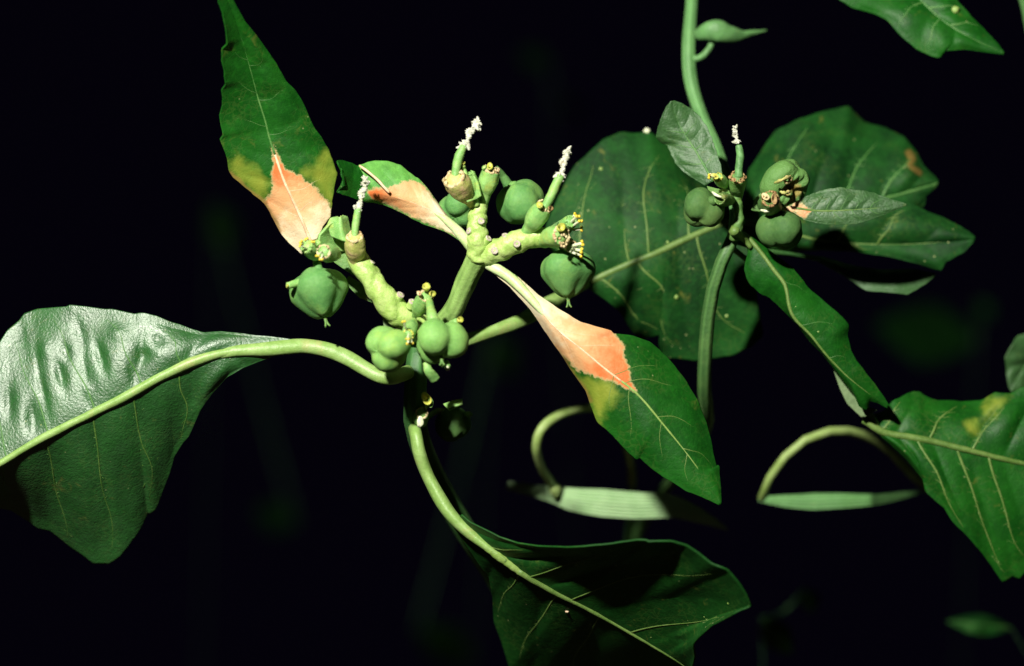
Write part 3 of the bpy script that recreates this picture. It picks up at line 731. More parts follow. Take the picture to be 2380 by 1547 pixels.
# ---- seed capsules of the first plant
def pedicel(pts, r, mat='cup', par=None):
    return stalk('pedicel', pts, r, mat, par or A, 24, 12)
c1 = capsule(A, 742, 682, -3.5, 70, dirpx(.25, 1, -.25), rot=.0, mat='capsule_blue', zs=1.26, spread=.36, lobe=.64, tip=.22, taper=.5)
pedicel([(738, 588, -3), (736, 608, -4.5), (742, 632, -5.2), (745, 650, -4.5)], [9, 9, 10, 15], 'capsule_blue', c1)
c2 = capsule(A, 903, 808, -9, 56, dirpx(-.75, .25, -.75), rot=2.2, mat='capsule', spread=.40, lobe=.62, tip=.02, styles=False)
pedicel([(955, 752, -1), (950, 780, -4), (935, 800, -7)], [7, 7, 9], 'cup', c2)
c3 = capsule(A, 1022, 792, -10, 62, dirpx(.10, 1, -.45), rot=.42, mat='capsule', spread=.46, lobe=.60, zs=1.14, tip=.04)
pedicel([(992, 680, -3), (998, 705, -7), (1004, 735, -10), (1012, 755, -10)], [8, 8, 10, 15], 'cup', c3)
c4 = capsule(A, 1210, 470, 2, 60, dirpx(.42, .9, .15), rot=.0, mat='capsule_blue', spread=.34, lobe=.66, tip=.0, styles=False)
pedicel([(1150, 392, 3), (1165, 405, 4), (1182, 432, 5)], [9, 9, 13], 'capsule_blue', c4)
c5 = capsule(A, 1064, 484, 6, 50, dirpx(-.3, .7, -.6), rot=.2, mat='capsule_blue', spread=.42, lobe=.6, tip=.0, styles=False)
pedicel([(1100, 430, 3), (1085, 450, 4), (1075, 465, 4)], [7, 7, 9], 'cup', c5)
c6 = capsule(A, 1317, 636, -1, 68, dirpx(.05, 1, -.12), rot=.32, mat='capsule_blue', spread=.33, lobe=.64, zs=1.24, tip=.26, taper=.55)
pedicel([(1318, 575, -1), (1318, 592, -1.5), (1318, 612, -1)], [10, 11, 16], 'capsule_blue', c6)
c7 = capsule(A, 1050, 985, 8.5, 46, dirpx(.4, .9, -.2), rot=.3, mat='capsule_shaded', spread=.3, lobe=.68, tip=.0, styles=False)  # darker green paints in the shadow from the capsules above
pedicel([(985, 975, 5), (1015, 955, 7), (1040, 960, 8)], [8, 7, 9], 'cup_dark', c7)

# ---- flower cups of the first plant
# left head
w = cup(A, (828, 610, -2), (824, 550, -5), 25, 'cup_tan', 'rim', prof=(.62, .70, .92, 1.0, .95, .78))
stalk('pedicel', [(824, 552, -5), (826, 525, -5), (832, 485, -5)], [8, 9, 8], 'cup', w, 20, 12)
tuft(w, [(828, 488, -5), (834, 478, -5), (842, 455, -5), (848, 432, -5), (848, 415, -5)], 12, 3)
bract(A, [(760, 580), (770, 545), (785, 512)], [(735, 575), (742, 545), (765, 520), (780, 512)], [(805, 585), (812, 550), (805, 510), (790, 503)], (-3, -4.5, -1), 'cup', seed=21)
bract(A, [(800, 560), (792, 530), (790, 505)], [(770, 548), (762, 520), (768, 508), (785, 505)], [(830, 600), (815, 545), (806, 505), (795, 502)], (-5, -4, -3), 'cup', seed=22)
bract(A, [(845, 620), (800, 590), (765, 560)], [(820, 640), (780, 612), (745, 585), (755, 562)], [(850, 600), (812, 560), (780, 530), (768, 545)], (-1, -1, 1), 'cup_dark', seed=23)
w = cup(A, (785, 592, -5), (752, 585, -9), 22, 'cup', 'rim', 'flower_cup', 7)
for p0, p1 in (((748, 584, -9.5), (738, 594, -11)), ((750, 590, -9.8), (746, 602, -11))): stamen(w, p0, p1, 2, 4)
w = cup(A, (748, 598, -4), (712, 572, -8), 20, 'cup', 'cup', 'flower_cup', 6)
for p0, p1 in (((716, 576, -7), (700, 562, -8.5)), ((722, 572, -7), (712, 556, -8)), ((718, 580, -8), (698, 570, -9.5)), ((735, 575, -8), (728, 562, -10))): stamen(w, p0, p1, 2.2, 4)
gland(A, (738, 566, -7), dirpx(-.2, -.9, -.5), 12, 'cup')
stalk('bract', [(730, 650, -4), (700, 655, -5), (668, 664, -6)], [9, 10, 8], 'cup', A, 20, 10)
gland(A, (668, 664, -6.2), dirpx(-1, .1, -.2), 8, 'gland')
# leaf stub under the raceme and green scale behind
bract(A, [(862, 690), (835, 672), (805, 648)], [(870, 705), (835, 692), (812, 668)], [(858, 672), (835, 655), (810, 640)], (4, 4, 4), 'cup_dark', seed=24)
bract(A, [(900, 760), (898, 730), (902, 705)], [(893, 765), (888, 735), (895, 705)], [(915, 762), (925, 735), (915, 705)], (4, 4, 4), 'leaf_under', seed=25)
# cups over the two capsules
w = cup(A, (965, 735, -2), (990, 688, -6), 21, 'cup', 'rim', 'flower_cup', 10)
gland(w, (990, 668, -6.5), dirpx(.25, -.9, -.4), 15); gland(w, (1003, 683, -7), dirpx(.8, -.2, -.5), 11); gland(w, (975, 682, -7), dirpx(-.6, -.5, -.6), 8, 'rim')
w = cup(A, (962, 745, -4), (948, 778, -10), 17, 'cup', 'gland', 'flower_cup', 7)
for p0, p1 in (((945, 770, -10), (938, 748, -11.5)), ((950, 782, -10), (948, 798, -12)), ((955, 785, -10), (956, 797, -12)), ((950, 776, -11), (947, 787, -13))): stamen(w, p0, p1, 2.6, 4)
stalk('filament', [(972, 740, -3), (985, 748, -6), (990, 762, -8)], [5, 5, 4], 'raceme', A, 16, 8)
gland(A, (1068, 744, -8), dirpx(.7, -.6, -.4), 12)
stalk('pedicel', [(1050, 752, -6), (1062, 748, -7)], [9, 10], 'cup', A, 10, 10)
# spent style parts under the capsule
stalk('bract', [(990, 842, -9), (996, 862, -9), (1012, 882, -8)], [8, 11, 12], 'cup', A, 20, 12, flat=.5)
w = stalk('bract', [(1036, 840, -9), (1040, 852, -9.5)], [6, 8], 'cup', A, 10, 10)
gland(w, (1040, 855, -10), dirpx(.1, .9, -.4), 8, 'filament')
# lower side flowers by the main stem
w = cup(A, (975, 990, 4), (980, 960, 1), 19, 'cup', 'rim', 'flower_cup', 6)
mb = MB(); blob(mb, P(976, 980, -1), 10 * MM, 8, .8, .7, 1.2); mb.build('white_latex_drop', 'filament', w)
w = stalk('pedicel', [(985, 975, 4), (988, 952, 2), (992, 938, 0)], [5, 5, 7], 'cup_dark', A, 14, 10)
gland(w, (992, 928, -1), dirpx(-.3, -.5, -.8), 17); gland(w, (1000, 936, -1), dirpx(.2, -.2, -1), 10, 'cup')
bract(A, [(1030, 940), (1055, 934), (1074, 930)], [(1030, 938), (1050, 930), (1073, 926)], [(1043, 952), (1060, 944), (1075, 938)], (0, 0, -1), 'cup', seed=31)
mb = MB(); blob(mb, P(1088, 962, 7), 9 * MM, 7, 1.1, .8, .7); mb.build('young_flower', 'cup', A)
# upper head, left stalk
w = cup(A, (1100, 478, -1), (1055, 415, -5), 30, 'cup_tan', 'rim', prof=(.34, .46, .72, .95, 1.0, .88))
stalk('pedicel', [(1058, 415, -5), (1060, 390, -5), (1066, 365, -5), (1078, 338, -5)], [9, 10, 11, 8], 'cup', w, 24, 12)
tuft(w, [(1074, 340, -5), (1084, 330, -5), (1092, 312, -5), (1105, 292, -5), (1110, 280, -5)], 13, 5)
w = cup(A, (1108, 478, -2), (1086, 405, -3), 20, 'cup', 'cup', 'flower_cup', 5, prof=(.35, .45, .8, 1.0, 1.0, .85))
bract(A, [(1108, 462), (1098, 430), (1092, 402)], [(1085, 470), (1072, 430), (1064, 402)], [(1118, 455), (1112, 425), (1100, 405)], (-3, -3.5, -3.5), 'cup', seed=41)
stalk('style', [(1082, 408, -4), (1078, 392, -4), (1077, 384, -4.5)], [7, 5, 4], 'cup', w, 12, 8); gland(w, (1077, 379, -4.5), dirpx(-.5, -.7, -.4), 7, 'gland')
w = cup(A, (1120, 476, -1), (1142, 395, -3), 23, 'cup', 'rim', 'flower_cup', 8, prof=(.55, .58, .62, .9, 1.0, .92, .86))
gland(w, (1138, 388, -4), dirpx(0, -.7, -.6), 11); gland(w, (1154, 395, -3.5), dirpx(.7, -.5, -.4), 10, 'rim'); gland(w, (1126, 390, -3.5), dirpx(-.7, -.7, -.3), 10, 'cup')
# upper head, right stalk
w = cup(A, (1215, 552, -2), (1264, 480, -5), 25, 'cup', 'rim', prof=(.62, .52, .60, .92, 1.0, .9, .72))
gland(w, (1255, 478, -6), dirpx(-.5, -.7, -.5), 12); gland(w, (1278, 484, -5.5), dirpx(.8, -.1, -.5), 9, 'rim_brown')
stalk('pedicel', [(1266, 482, -5), (1280, 455, -5), (1294, 425, -5), (1303, 408, -5)], [10, 11, 11, 10], 'cup', w, 24, 14)
tuft(w, [(1300, 412, -5), (1305, 402, -5), (1310, 385, -5), (1316, 362, -5), (1320, 348, -5)], 13, 8)
w = cup(A, (1262, 556, -2), (1304, 546, -6), 26, 'cup', 'rim', 'flower_cup', 9, prof=(.75, .78, .9, 1.0, .98, .86))
gland(w, (1302, 530, -7), dirpx(.6, -.6, -.6), 15); gland(w, (1298, 556, -8), dirpx(.4, .2, -1), 10, 'cup')
w = cup(A, (1300, 540, -1), (1326, 514, -4), 19, 'cup', 'cup', 'flower_cup', 6)
for p0, p1 in (((1325, 518, -4), (1342, 503, -6)), ((1330, 526, -4), (1348, 514, -6)), ((1332, 534, -3), (1350, 532, -4)), ((1322, 508, -3), (1336, 500, -4))): stamen(w, p0, p1, 3.4, 5)
w = cup(A, (1300, 560, -1), (1326, 572, -4), 19, 'cup_dark', 'rim', 'flower_cup', 9)
for p0, p1 in (((1326, 572, -4), (1352, 565, -6)), ((1326, 578, -4), (1350, 582, -6)), ((1322, 584, -4), (1350, 592, -5))): stamen(w, p0, p1, 4, 5.5)
mb = MB()
for k in range(9):
    t = k / 9 * 6.28; blob(mb, P(1309 + 9 * math.cos(t), 559 + 14 * math.sin(t), -8), 3.2 * MM, 5)
mb.build('withered_anthers', 'rim', w)
bract(A, [(1290, 545), (1305, 540), (1322, 520)], [(1280, 525), (1300, 512), (1318, 508)], [(1290, 560), (1310, 550), (1325, 530)], (2, 2, 3), 'cup_dark', seed=44)

# ================================================================== the second spurge, on the right
baseB = (.040, .075, 0.0)
B = thing('spurge_plant', 'dimly lit green spurge with small leaves and a gnawed seed capsule beside the pink-based one', 'plant', baseB)
stalk('lower_stem', [gp(baseB), (1420, 1800, 100), (1440, 1400, 90), (1500, 1200, 75), (1590, 1080, 48), (1640, 985, 26), (1636, 900, 17), (1640, 790, 13), (1652, 690, 11), (1676, 610, 9), (1706, 545, 8.5)], [26, 24, 22, 20, 18, 17, 16, 16, 16.5, 17, 15], 'stem_mid', B, 80, 20, 6, .07)  # olive, with the shade lower down also put into the colour
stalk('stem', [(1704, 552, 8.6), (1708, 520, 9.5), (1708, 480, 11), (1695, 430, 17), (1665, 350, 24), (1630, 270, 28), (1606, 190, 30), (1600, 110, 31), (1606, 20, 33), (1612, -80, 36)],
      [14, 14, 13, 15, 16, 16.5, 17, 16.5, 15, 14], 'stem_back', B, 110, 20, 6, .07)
stalk('flower_stalk', [(1702, 548, 7.5), (1714, 525, 6), (1716, 495, 6), (1712, 465, 6), (1716, 440, 6)], [16, 13, 12, 12, 14], 'cup_dark', B, 50, 16, 0, 0, .10)
# little leaf pointing up
z = lambda pts: Z(4, pts)
L = Leaf(z([(590, 720), (520, 600), (450, 480), (390, 390), (330, 290), (290, 190), (275, 110)]),
         z([(530, 755), (440, 700), (360, 650), (300, 580), (262, 500, .4), (240, 450), (190, 420), (150, 385, .6), (165, 320), (190, 240, .82), (230, 150), (270, 112)]),
         z([(660, 670), (650, 600), (610, 480, .35), (580, 390), (540, 300, .6), (490, 230), (440, 185), (400, 155, .82), (350, 125), (285, 108)]),
         [6.5, 7.5, 8.3, 8.4, 7.6], [7, 8.6, 9.4, 8.2, 7.4], [6, 6.9, 7.9, 8.6, 7.8], bulge=(.15, .15), pucker=.35, npuck=6, sweep=.15, nt=80, nu=22, teeth=2, nteeth=10, wave=.3, seed=15)
L.blade('leaf', 'leaf_small', B)
L.rib('vein', 4, 1.5); L.veins([(1, .2, .12, .85), (-1, .22, .1, .85), (1, .4, .12, .85), (-1, .42, .1, .85), (1, .6, .12, .8), (-1, .62, .12, .8)], 'vein', 1.6)
bract(L.obj, z([(600, 700), (578, 680), (562, 662)]), z([(570, 695), (562, 680), (556, 664)]), z([(606, 688), (590, 672), (568, 660)]), (4.8, 4.8, 4.8), 'rib_pink', name='pink_base', seed=50)
# right leaf with a small pink base
L = Leaf(z([(1130, 935), (1230, 930), (1340, 945), (1460, 950), (1600, 945), (1740, 935), (1870, 925), (2070, 900)]),
         z([(1130, 945), (1200, 958), (1290, 1020, .2), (1400, 1045), (1500, 1055, .4), (1560, 1052), (1680, 1050), (1780, 1020, .7), (1900, 975), (2070, 905)]),
         z([(1130, 932), (1190, 900), (1230, 876), (1320, 830, .2), (1430, 790), (1560, 768, .46), (1640, 785), (1740, 795), (1820, 815, .72), (1950, 862), (2070, 895)]),
         [4.6, 4.6, 4.4, 4.6, 5], [4.6, 4.6, 4.4, 4.6, 5], [4.6, 5.2, 5.2, 5.2, 5], bulge=(.3, .3), pucker=.35, npuck=8, sweep=.14, nt=90, nu=22, teeth=2, nteeth=14, wave=.3, seed=16)
L.blade('leaf', 'leaf_small', B, pink=z([(1100, 925), (1190, 895), (1228, 870), (1345, 945), (1288, 1020), (1200, 965), (1120, 955)]), tone=z([(1080, 940), (1360, 950)]))
L.rib('rib_dark', 3.5, 1.5, .1, .99)
L.veins([(1, t, .12, .85) for t in (.22, .34, .46, .58, .7)] + [(-1, t, .12, .85) for t in (.25, .4, .55, .7)], 'vein', 1.4)
# lower leaf with the curled tip
M3 = z([(760, 1100), (830, 1130), (900, 1200), (980, 1300), (1060, 1410), (1140, 1520)])
L = Leaf(M3 + [(1760, 640), (1790, 680), (1840, 730), (1885, 780), (1925, 830), (1975, 880), (2020, 915), (2062, 945)][2:],
         z([(740, 1110), (800, 1160), (850, 1210), (860, 1270), (840, 1340), (828, 1400), (850, 1470)]) + [(1745, 662, .2), (1765, 680), (1790, 692), (1820, 720), (1850, 750), (1880, 790, .5), (1910, 820), (1935, 852), (1960, 885), (1985, 915), (1998, 945, .84), (2012, 952), (2020, 930), (2040, 935), (2062, 948)],
         z([(775, 1085), (850, 1120), (920, 1180), (1000, 1240), (1080, 1300), (1200, 1390)]) + [(1880, 672, .4), (1920, 705), (1955, 735), (1972, 755, .6), (1968, 775), (1975, 810), (1990, 840), (2030, 890, .9), (2055, 925), (2066, 944)],
         [9, 8, 7.5, 8, 9, 11], [9, 9.5, 10, 10, 10.5, 11], [9, 9, 9.5, 9, 9.5, 11], bulge=(.4, .6), pucker=.2, npuck=7, nt=110, nu=24, teeth=1.5, nteeth=14, wave=.4, seed=17)
L.blade('leaf', 'leaf_a', B)
stalk('leaf_stalk', [(1704, 534, 5.5), (1716, 545, 7), (1730, 556, 8), (1744, 575, 8.2)], [13, 11, 9, 5], 'rib_dark', L.obj, 20, 14)
L.rib('rib_dark', 6, 1.6, .03, .96); L.veins([(1, .3, .12, .8), (-1, .35, .1, .8), (1, .5, .1, .8), (1, .68, .08, .8)], 'vein', 1.3)
for q in ((1900, 770, 3), (1850, 712, 2.5)): spot(L, *q, 'rib')
bract(L.obj, [(1945, 855), (1965, 905), (2005, 968)], [(1934, 852), (1943, 880), (1952, 905), (1968, 938), (2002, 970)], [(1955, 870), (1985, 915), (2005, 945), (2038, 952), (2010, 968)], (13, 13, 13), 'leaf_under', name='turned_underside', seed=51)
# upper leaf behind
L = Leaf([(1735, 520), (1800, 500), (1880, 490), (1960, 478), (2050, 462), (2130, 440), (2178, 425)],
         [(1738, 530), (1820, 520), (1920, 515), (2020, 510, .6), (2100, 500), (2148, 478, .85), (2150, 455), (2178, 430)],
         [(1725, 505), (1740, 395, .08), (1770, 350), (1800, 305, .2), (1850, 280), (1900, 262), (1972, 247, .45), (1990, 265), (2010, 285), (2060, 298, .62), (2100, 318), (2128, 350, .78), (2145, 385), (2172, 412), (2180, 422)],
         [26, 27, 28, 29, 30], [28, 29, 29, 30, 30], [28, 33, 36, 34, 30], bulge=(.5, 1.6), pucker=.6, npuck=6, nt=100, nu=24, teeth=2, nteeth=10, wave=.8, seed=18)
L.blade('leaf', 'leaf_back_dim', B, brown=[(2110, 355), (2120, 372), (2112, 385), (2135, 402)])
L.rib('vein', 8, 4); L.veins([(1, .16, .16, .8), (1, .5, .12, .7), (1, .7, .1, .7), (-1, .5, .1, .7)], 'vein', 4.5)
stalk('leaf_stalk', [(1706, 500, 14), (1718, 512, 20), (1738, 519, 26)], [8, 8, 8], 'stem_back', L.obj, 12, 10)
# bluish leaf low behind
L = Leaf([(1900, 600), (1960, 622), (2030, 645), (2100, 648), (2172, 640)], [(1895, 605), (1960, 640), (2010, 675, .5), (2060, 680), (2110, 684, .75), (2150, 660), (2170, 643)], [(1905, 596), (1980, 618), (2050, 628, .5), (2120, 625), (2174, 636)],
         [20, 20, 20, 21], [20, 19.5, 19, 21], [21, 20.5, 21, 21], bulge=(.3, .3), pucker=.4, npuck=5, nt=60, nu=16, teeth=2, nteeth=6, wave=.4, seed=19)
L.blade('leaf', 'leaf_small', B); L.rib('vein', 4, 2)
stalk('leaf_stalk', [(1704, 560, 13), (1780, 582, 15), (1850, 592, 18), (1905, 602, 20)], [7, 6, 6, 6], 'stem_shaded', L.obj, 20, 10)
# large leaf to the right, its stalk hidden behind the curled one
z = lambda pts: Z(7, pts)
L = Leaf(z([(520, 535), (600, 588), (700, 606), (800, 625), (900, 650), (1000, 675), (1100, 700), (1200, 722), (1380, 770)]),
         z([(515, 545), (620, 625), (690, 690), (740, 750, .2), (770, 790), (775, 835), (850, 900, .32), (880, 950), (950, 1020), (1010, 1090, .5), (1060, 1160), (1090, 1205), (1130, 1180, .62), (1160, 1190), (1190, 1150), (1260, 1080, .8), (1380, 780)]),
         z([(530, 525), (600, 505), (640, 460), (720, 420, .25), (750, 425), (800, 455), (900, 462, .42), (1000, 460), (1060, 425, .55), (1120, 430), (1178, 400), (1260, 400, .8), (1380, 765)]),
         [15, 15, 15, 16, 17], [15, 15, 17, 18, 17], [16, 18, 19, 19, 17], bulge=(.5, .6), pucker=.55, npuck=6, sweep=.12, nt=110, nu=28, teeth=3, nteeth=16, wave=.8, seed=20)
L.blade('leaf', 'leaf_a', B, yellow=[z([(1000, 480), (1060, 440), (1120, 450), (1060, 520), (1010, 530)]), z([(940, 560), (980, 540), (990, 590), (950, 600)])])
L.rib('rib_dark', 10, 5, lift=.3); L.veins([(1, .10, .10, .8), (1, .32, .10, .8), (1, .52, .12, .7), (-1, .26, .16, .85), (-1, .45, .14, .9), (-1, .6, .1, .8)], 'rib_dark', 3.6)
stalk('leaf_stalk', [(1700, 575, 12.5), (1780, 642, 14), (1850, 715, 15), (1925, 790, 15), (1975, 860, 15), (2008, 940, 15), (2035, 986, 15)], [7, 7, 7, 7, 7, 8, 9], 'petiole', L.obj, 40, 12)

# capsules and cups of the second plant, whole capsules painted dimmer for weaker light
z = lambda pts: Z(4, pts)
d1 = capsule(B, 1632, 484, 4, 54, dirpx(-.35, .8, -.4), rot=.75, mat='capsule_shaded', spread=.38, lobe=.62, tip=.0, styles=False)
stalk('pedicel', [(1682, 468, 6), (1670, 462, 4), (1652, 468, 2)], [9, 8, 12], 'capsule_shaded', d1, 14, 12)
d2 = capsule(B, 1815, 536, 4, 60, dirpx(-.1, 1, -.25), rot=-.4, mat='capsule_shaded', spread=.38, lobe=.62, zs=1.08, taper=.1, tip=.0, styles=False)
stalk('pedicel', [(1808, 478, 5), (1812, 490, 4), (1815, 505, 3)], [11, 11, 18], 'capsule_shaded', d2, 14, 12)
hd1 = dirpx(.32, .45, -.85); hd2 = dirpx(.75, .6, -.4)
d3 = capsule(B, 1822, 425, 5, 62, dirpx(.55, -.75, -.3), rot=1.4, spread=.36, lobe=.6, zs=1.45, hole=[(hd1, .48, .62), (hd2, .35, .5)], tip=.0, styles=False)
stalk('pedicel', [(1770, 480, 7), (1775, 465, 6), (1790, 450, 5)], [11, 13, 16], 'capsule_shaded', d3, 16, 12)
for sgn, q in ((1, ((1800, 425, 1), (1820, 416, -.5), (1838, 408, 1))), (2, ((1822, 420, 0), (1830, 425, .5), (1840, 412, 1))), (3, ((1812, 445, 1), (1824, 448, 1), (1836, 444, 2)))):
    stalk('torn_wall', q, [2.5, 4.5, 3, 5, 2], 'cup_tan', d3, 16, 8, 0, 0, .25)
w = cup(B, (1795, 495, 6), (1790, 462, 0), 24, 'cup_dark', 'rim_brown', 'flower_cup', 9, prof=(.6, .85, 1.0, 1.0, .98, .85))
gland(w, (1780, 458, -.5), dirpx(-.5, -.5, -.7), 12, 'rim'); gland(w, (1798, 462, -1), dirpx(.4, -.1, -1), 12, 'rim_brown')
w = cup(B, (1712, 446, 6), (1714, 412, 3), 20, 'cup_dark', 'rim_brown', 'flower_cup', 11, prof=(.7, .9, 1.0, 1.0, .95, .9))
for k in range(6):
    t = k * 1.05; gland(w, (1714 + 16 * math.cos(t), 412 + 7 * math.sin(t), 2.5 - 1.2 * math.sin(t)), dirpx(math.cos(t), -.4, -.6), 7, 'rim_brown')
stalk('pedicel', [(1716, 412, 3), (1717, 385, 3), (1720, 360, 3), (1716, 338, 3)], [10, 9, 9.5, 8], 'stem_back', w, 24, 14)
tuft(w, [(1712, 332, 3), (1712, 326, 3), (1711, 316, 3), (1708, 306, 3), (1706, 298, 3)], 9, 12)
w = cup(B, (1690, 435, 6), (1668, 412, 3), 15, 'cup', 'gland', 'flower_cup', 6)
gland(w, (1662, 410, 2), dirpx(-.5, -.3, -.8), 10); stamen(w, (1660, 412, 2), (1648, 410, 1), 2, 5)
w = cup(B, (1704, 466, 6), (1672, 462, 1), 17, 'cup_dark', 'cup_dark', 'flower_cup', 7)
for pts in ([(1655, 446, 1), (1664, 453, 0), (1676, 458, 0)], [(1768, 488, 2), (1780, 490, 1), (1795, 488, 1)]):
    stalk('bract_edge', pts, [2.5, 4, 2.5], 'filament', B, 14, 8)
bract(B, [(1650, 452), (1672, 450), (1695, 445)], [(1642, 432), (1665, 438), (1690, 440)], [(1652, 458), (1680, 462), (1697, 450)], (5, 5, 4), 'cup_dark', seed=61)
bract(B, [(1752, 490), (1765, 470), (1785, 445)], [(1745, 488), (1755, 460), (1775, 440)], [(1768, 492), (1785, 475), (1795, 455)], (8, 8, 8), 'cup_dark', seed=62)
# bud on the stem high up
w = stalk('shoot_stalk', [(1612, 138, 30), (1632, 130, 30), (1648, 112, 30), (1656, 92, 30)], [8, 8, 7.5, 8], 'stem_back', B, 24, 12)
stalk('young_leaf', [(1618, 82, 30), (1640, 74, 29), (1665, 70, 28.5), (1690, 78, 29), (1720, 82, 30), (1750, 76, 31), (1782, 70, 32)], [12, 24, 27, 20, 11, 6, 1.5], 'stem_back', B, 40, 16, flat=.6)

# ================================================================== plant off to the right whose leaves reach in
baseC = (.098, .095, 0.0)
C = thing('tall_weed', 'leafy weed at the edge, one light green leaf hanging in from above', 'plant', baseC)
stalk('stem', [gp(baseC), (2520, 1500, 80), (2480, 900, 60), (2440, 400, 45), (2380, 0, 34), (2300, -200, 26)], [30, 26, 22, 20, 17, 12], 'stem_back', C, 60, 16, 6, .06)
z = lambda pts: Z(8, pts)
L = Leaf(z([(1180, -260), (1260, -140), (1350, -20), (1450, 80), (1560, 160), (1680, 225), (1812, 285)]),
         z([(1150, -240), (1000, -120), (920, -10, .3), (1000, 42), (1120, 72), (1190, 110), (1250, 180, .52), (1340, 260), (1420, 300), (1472, 310, .68), (1490, 272), (1600, 263), (1700, 276, .88), (1812, 290)]),
         z([(1200, -260), (1350, -200), (1470, -100, .35), (1560, 0, .5), (1640, 90), (1700, 150, .75), (1780, 235), (1815, 282)]),
         [26, 23, 21, 20, 20], [25, 22, 20, 20, 20], [26, 24, 22, 21, 20], bulge=(.5, .5), pucker=.4, npuck=6, nt=90, nu=22, teeth=2, nteeth=10, wave=.5, seed=22)
L.blade('leaf', 'leaf_bright' if False else 'leaf_a', C); L.rib('vein', 4, 2); L.veins([(-1, .4, .12, .8), (1, .45, .12, .8), (-1, .55, .1, .8), (1, .62, .1, .8)], 'vein', 3)
stalk('leaf_stalk', [(2305, -190, 26), (2295, -185, 26), (2285, -160, 26)], [7, 7, 7], 'stem_back', L.obj, 10, 10)
spot(L, 2219, 24, 10, 'rib')
z = lambda pts: Z(7, pts)
L = Leaf(z([(1330, 150), (1250, 230), (1190, 300), (1120, 410)]), z([(1330, 120), (1220, 180), (1150, 190, .4), (1100, 280), (1110, 380), (1118, 412)]), z([(1335, 180), (1300, 330), (1230, 400, .6), (1125, 420)]),
         [34, 33, 32], [33, 31, 32], [35, 34, 32], bulge=(.4, .4), pucker=.4, nt=60, nu=16, teeth=2, nteeth=6, wave=.6, seed=23)
L.blade('leaf', 'leaf_small', C); L.rib('vein', 4, 2)
stalk('leaf_stalk', [(2472, 800, 57), (2470, 760, 45), (2470, 790, 34)], [7, 7, 7], 'stem_back', L.obj, 14, 10)

# ================================================================== grasses behind
def ribbon(parent, name, mid, wid, mat, d, ribs=9, twist=0.0, fold=.25, n=60, m=81):
    """grass blade with ribs and a keel; mid px points, wid px half-widths, d depth keys"""
    c2 = spline([(p[0], p[1], 0) for p in mid], n)[:, :2]
    tan = np.gradient(c2, axis=0); tan /= np.linalg.norm(tan, axis=1)[:, None]
    nor = np.stack([-tan[:, 1], tan[:, 0]], 1); w = keyed(wid, n); dd = keyed(d, n)
    v = []; rd = []
    for i in range(n):
        for j in range(m):
            u = -1 + 2 * j / (m - 1); q = c2[i] + nor[i] * w[i] * u
            r = math.cos(u * ribs * math.pi) * .5
            v.append(P(q[0], q[1], dd[i] - (fold * (1 - abs(u)) + .10 * r) * w[i] * MM * 1000 + twist * u * w[i] * MM * 1000)); rd.append(.5 + r)
    f = [(i * m + j, i * m + j + 1, (i + 1) * m + j + 1, (i + 1) * m + j) for i in range(n - 1) for j in range(m - 1)]
    return MB().add(np.array(v), f, ridge=rd).build(name, mat, parent, solid=.0002)

bG = (.012, .105, 0.0)
G = thing('grass_tuft', 'grass with a broad ribbed blade and a hooked stalk below the pink leaf', 'grass', bG, 'grass behind the spurge')
ribbon(G, 'blade', [(1180, 1128), (1285, 1148), (1330, 1160), (1400, 1168), (1480, 1174), (1562, 1177), (1640, 1205), (1690, 1230)], [10, 16, 26, 32, 31, 28, 18, 2], 'grass', [46, 42, 40, 38, 38, 38, 40, 42], 8)
stalk('lower_stalk', [gp(bG), (1440, 1750, 96), (1450, 1350, 80), (1468, 1180, 68), (1468, 1110, 58)], [13, 12, 11, 11, 11], 'stem_shaded', G, 40, 14)  # shade on the lower stalk painted as a darker colour
stalk('stalk', [(1468, 1122, 59.5), (1466, 1085, 54), (1450, 1020, 48), (1420, 965, 42), (1370, 948, 36), (1320, 956, 32), (1285, 972, 30), (1256, 1000, 29), (1246, 1040, 30), (1258, 1085, 34), (1285, 1130, 39)], [12, 12, 12, 12, 11, 11, 12, 12, 12, 12, 12], 'grass_stalk', G, 90, 14)
mb = MB(); blob(mb, P(1288, 1135, 39), 17 * MM, 8, .9, .8, 1.1); mb.build('node', 'grass_stalk', G)
bH = (.100, .135, 0.0)
Hh = thing('grass_tuft', 'grass with a smooth narrow blade and an arched stalk under the ragged leaf', 'grass', bH, 'grass behind the spurge')
ribbon(Hh, 'blade', [(1762, 1158), (1800, 1162), (1870, 1165), (1950, 1163), (2036, 1160), (2100, 1150), (2150, 1140)], [6, 14, 19, 17, 13, 8, 2], 'stem_back', [40, 40, 40, 40, 41, 48, 55], 4, 0, .2)
stalk('stalk', [gp(bH), (2470, 1700, 100), (2410, 1330, 78), (2260, 1205, 64), (2140, 1120, 54), (2060, 1040, 46), (2000, 1008, 42), (1945, 1000, 38), (1890, 1012, 37), (1840, 1045, 37), (1795, 1098, 38), (1768, 1158, 40)], [14, 13, 12, 12, 12, 12, 14, 15, 15, 14, 12, 10], 'grass_stalk', Hh, 80, 14)

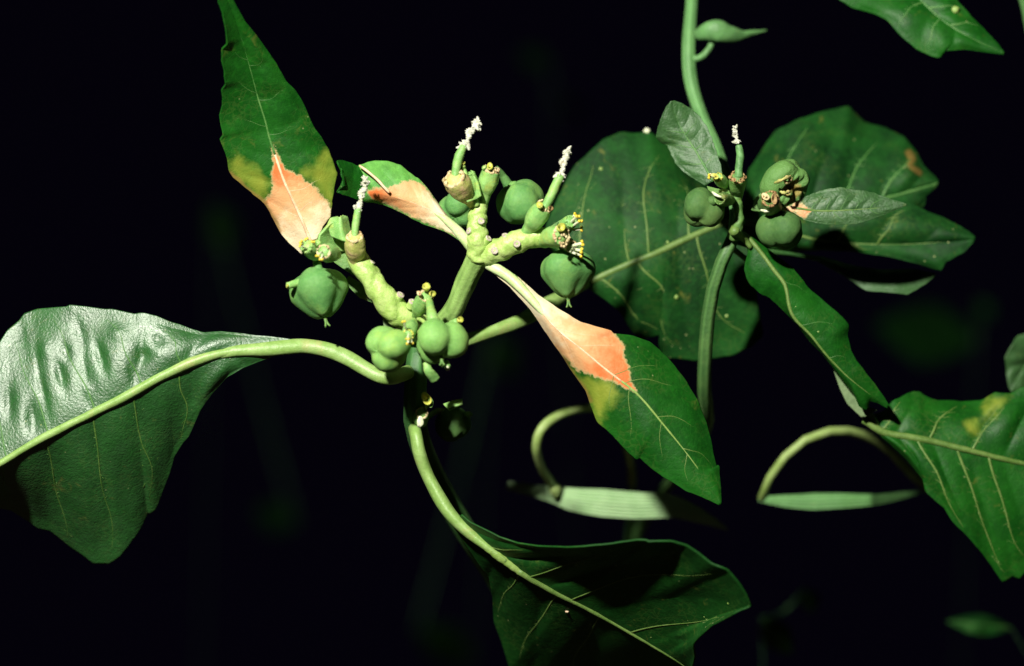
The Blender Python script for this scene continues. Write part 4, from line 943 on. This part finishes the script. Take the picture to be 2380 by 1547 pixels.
# ================================================================== undergrowth far behind, barely reached by the flash, its dimness also put into darker greens
def far_plant(label, base, leaves, mat='leaf_back_dim'):
    T = thing('undergrowth_plant', label, 'plant', base, 'undergrowth in the dark')
    for k, (x, y, d, ln, wd, ang, tilt) in enumerate(leaves):
        a = math.radians(ang); ux, uy = math.cos(a), math.sin(a); nx, ny = -uy, ux
        s = DIST / (DIST + d * .001)
        mid = [(x + ux * ln * (t - .5), y + uy * ln * (t - .5)) for t in np.linspace(0, 1, 7)]
        pr = [0, .55, .9, 1, .8, .45, 0]
        lf = [(m[0] + nx * wd * p, m[1] + ny * wd * p) for m, p in zip(mid, pr)]
        rt = [(m[0] - nx * wd * p, m[1] - ny * wd * p) for m, p in zip(mid, pr)]
        L = Leaf(mid, lf, rt, [d, d - 2, d], [d, d + tilt, d], [d, d - tilt, d], nt=40, nu=10, pucker=.6, wave=1.0, teeth=2, nteeth=8, seed=30 + k)
        L.blade('leaf', mat, T); L.rib('vein', 5 * s, 2)
        if k == 0:
            b = gp(base); stalk('stem', [b, ((b[0] + mid[0][0]) / 2, (b[1] + mid[0][1]) / 2 + 60, (b[2] + d) / 2 + 6), (mid[0][0], mid[0][1], d)], [1.3, 1.2, 1.2], 'stem_shaded', T, 24, 10)
            first = (mid[0][0], mid[0][1], d)
        else:
            stalk('leaf_stalk', [first, ((first[0] + mid[0][0]) / 2, (first[1] + mid[0][1]) / 2 + 20, (first[2] + d) / 2 + 5), (mid[0][0], mid[0][1], d)], [4, 4, 4], 'stem_shaded', L.obj, 16, 8)
    return T
far_plant('dim blurred seedling with one narrow leaf below the ragged leaf', (.21, .16, 0), [(2275, 1452, 90, 150, 24, 186, 4)])
far_plant('dim blurred seedling showing under the tip of the dark lower leaf', (.05, .17, 0), [(1805, 1478, 110, 110, 34, 50, 10), (1880, 1395, 120, 60, 24, 70, 12)])

far_plant('faint blurred weed in the dark above the upper flower stalks', (.03, .62, 0), [(1240, 135, 560, 70, 26, 200, 25), (1330, 250, 580, 60, 20, 20, 25)], 'leaf_shaded')
far_plant('faint blurred weed in the dark left of the tall pink-based leaf', (-.10, .58, 0), [(515, 530, 540, 120, 40, 70, 30), (640, 1200, 560, 100, 36, 200, 30)], 'leaf_shaded')
far_plant('faint blurred weed in the dark below the shaded capsule', (-.02, .52, 0), [(1170, 830, 470, 110, 40, 60, 30), (1040, 1500, 480, 160, 46, 30, 25)], 'leaf_shaded')
far_plant('faint blurred weed in the dark above the ragged leaf', (.12, .50, 0), [(2150, 775, 430, 240, 70, 190, 40), (2287, 722, 420, 50, 20, 60, 5)], 'leaf_shaded')

# ------------------------------------------------------------------ render settings
scene.render.engine = 'CYCLES'
scene.cycles.use_denoising = True
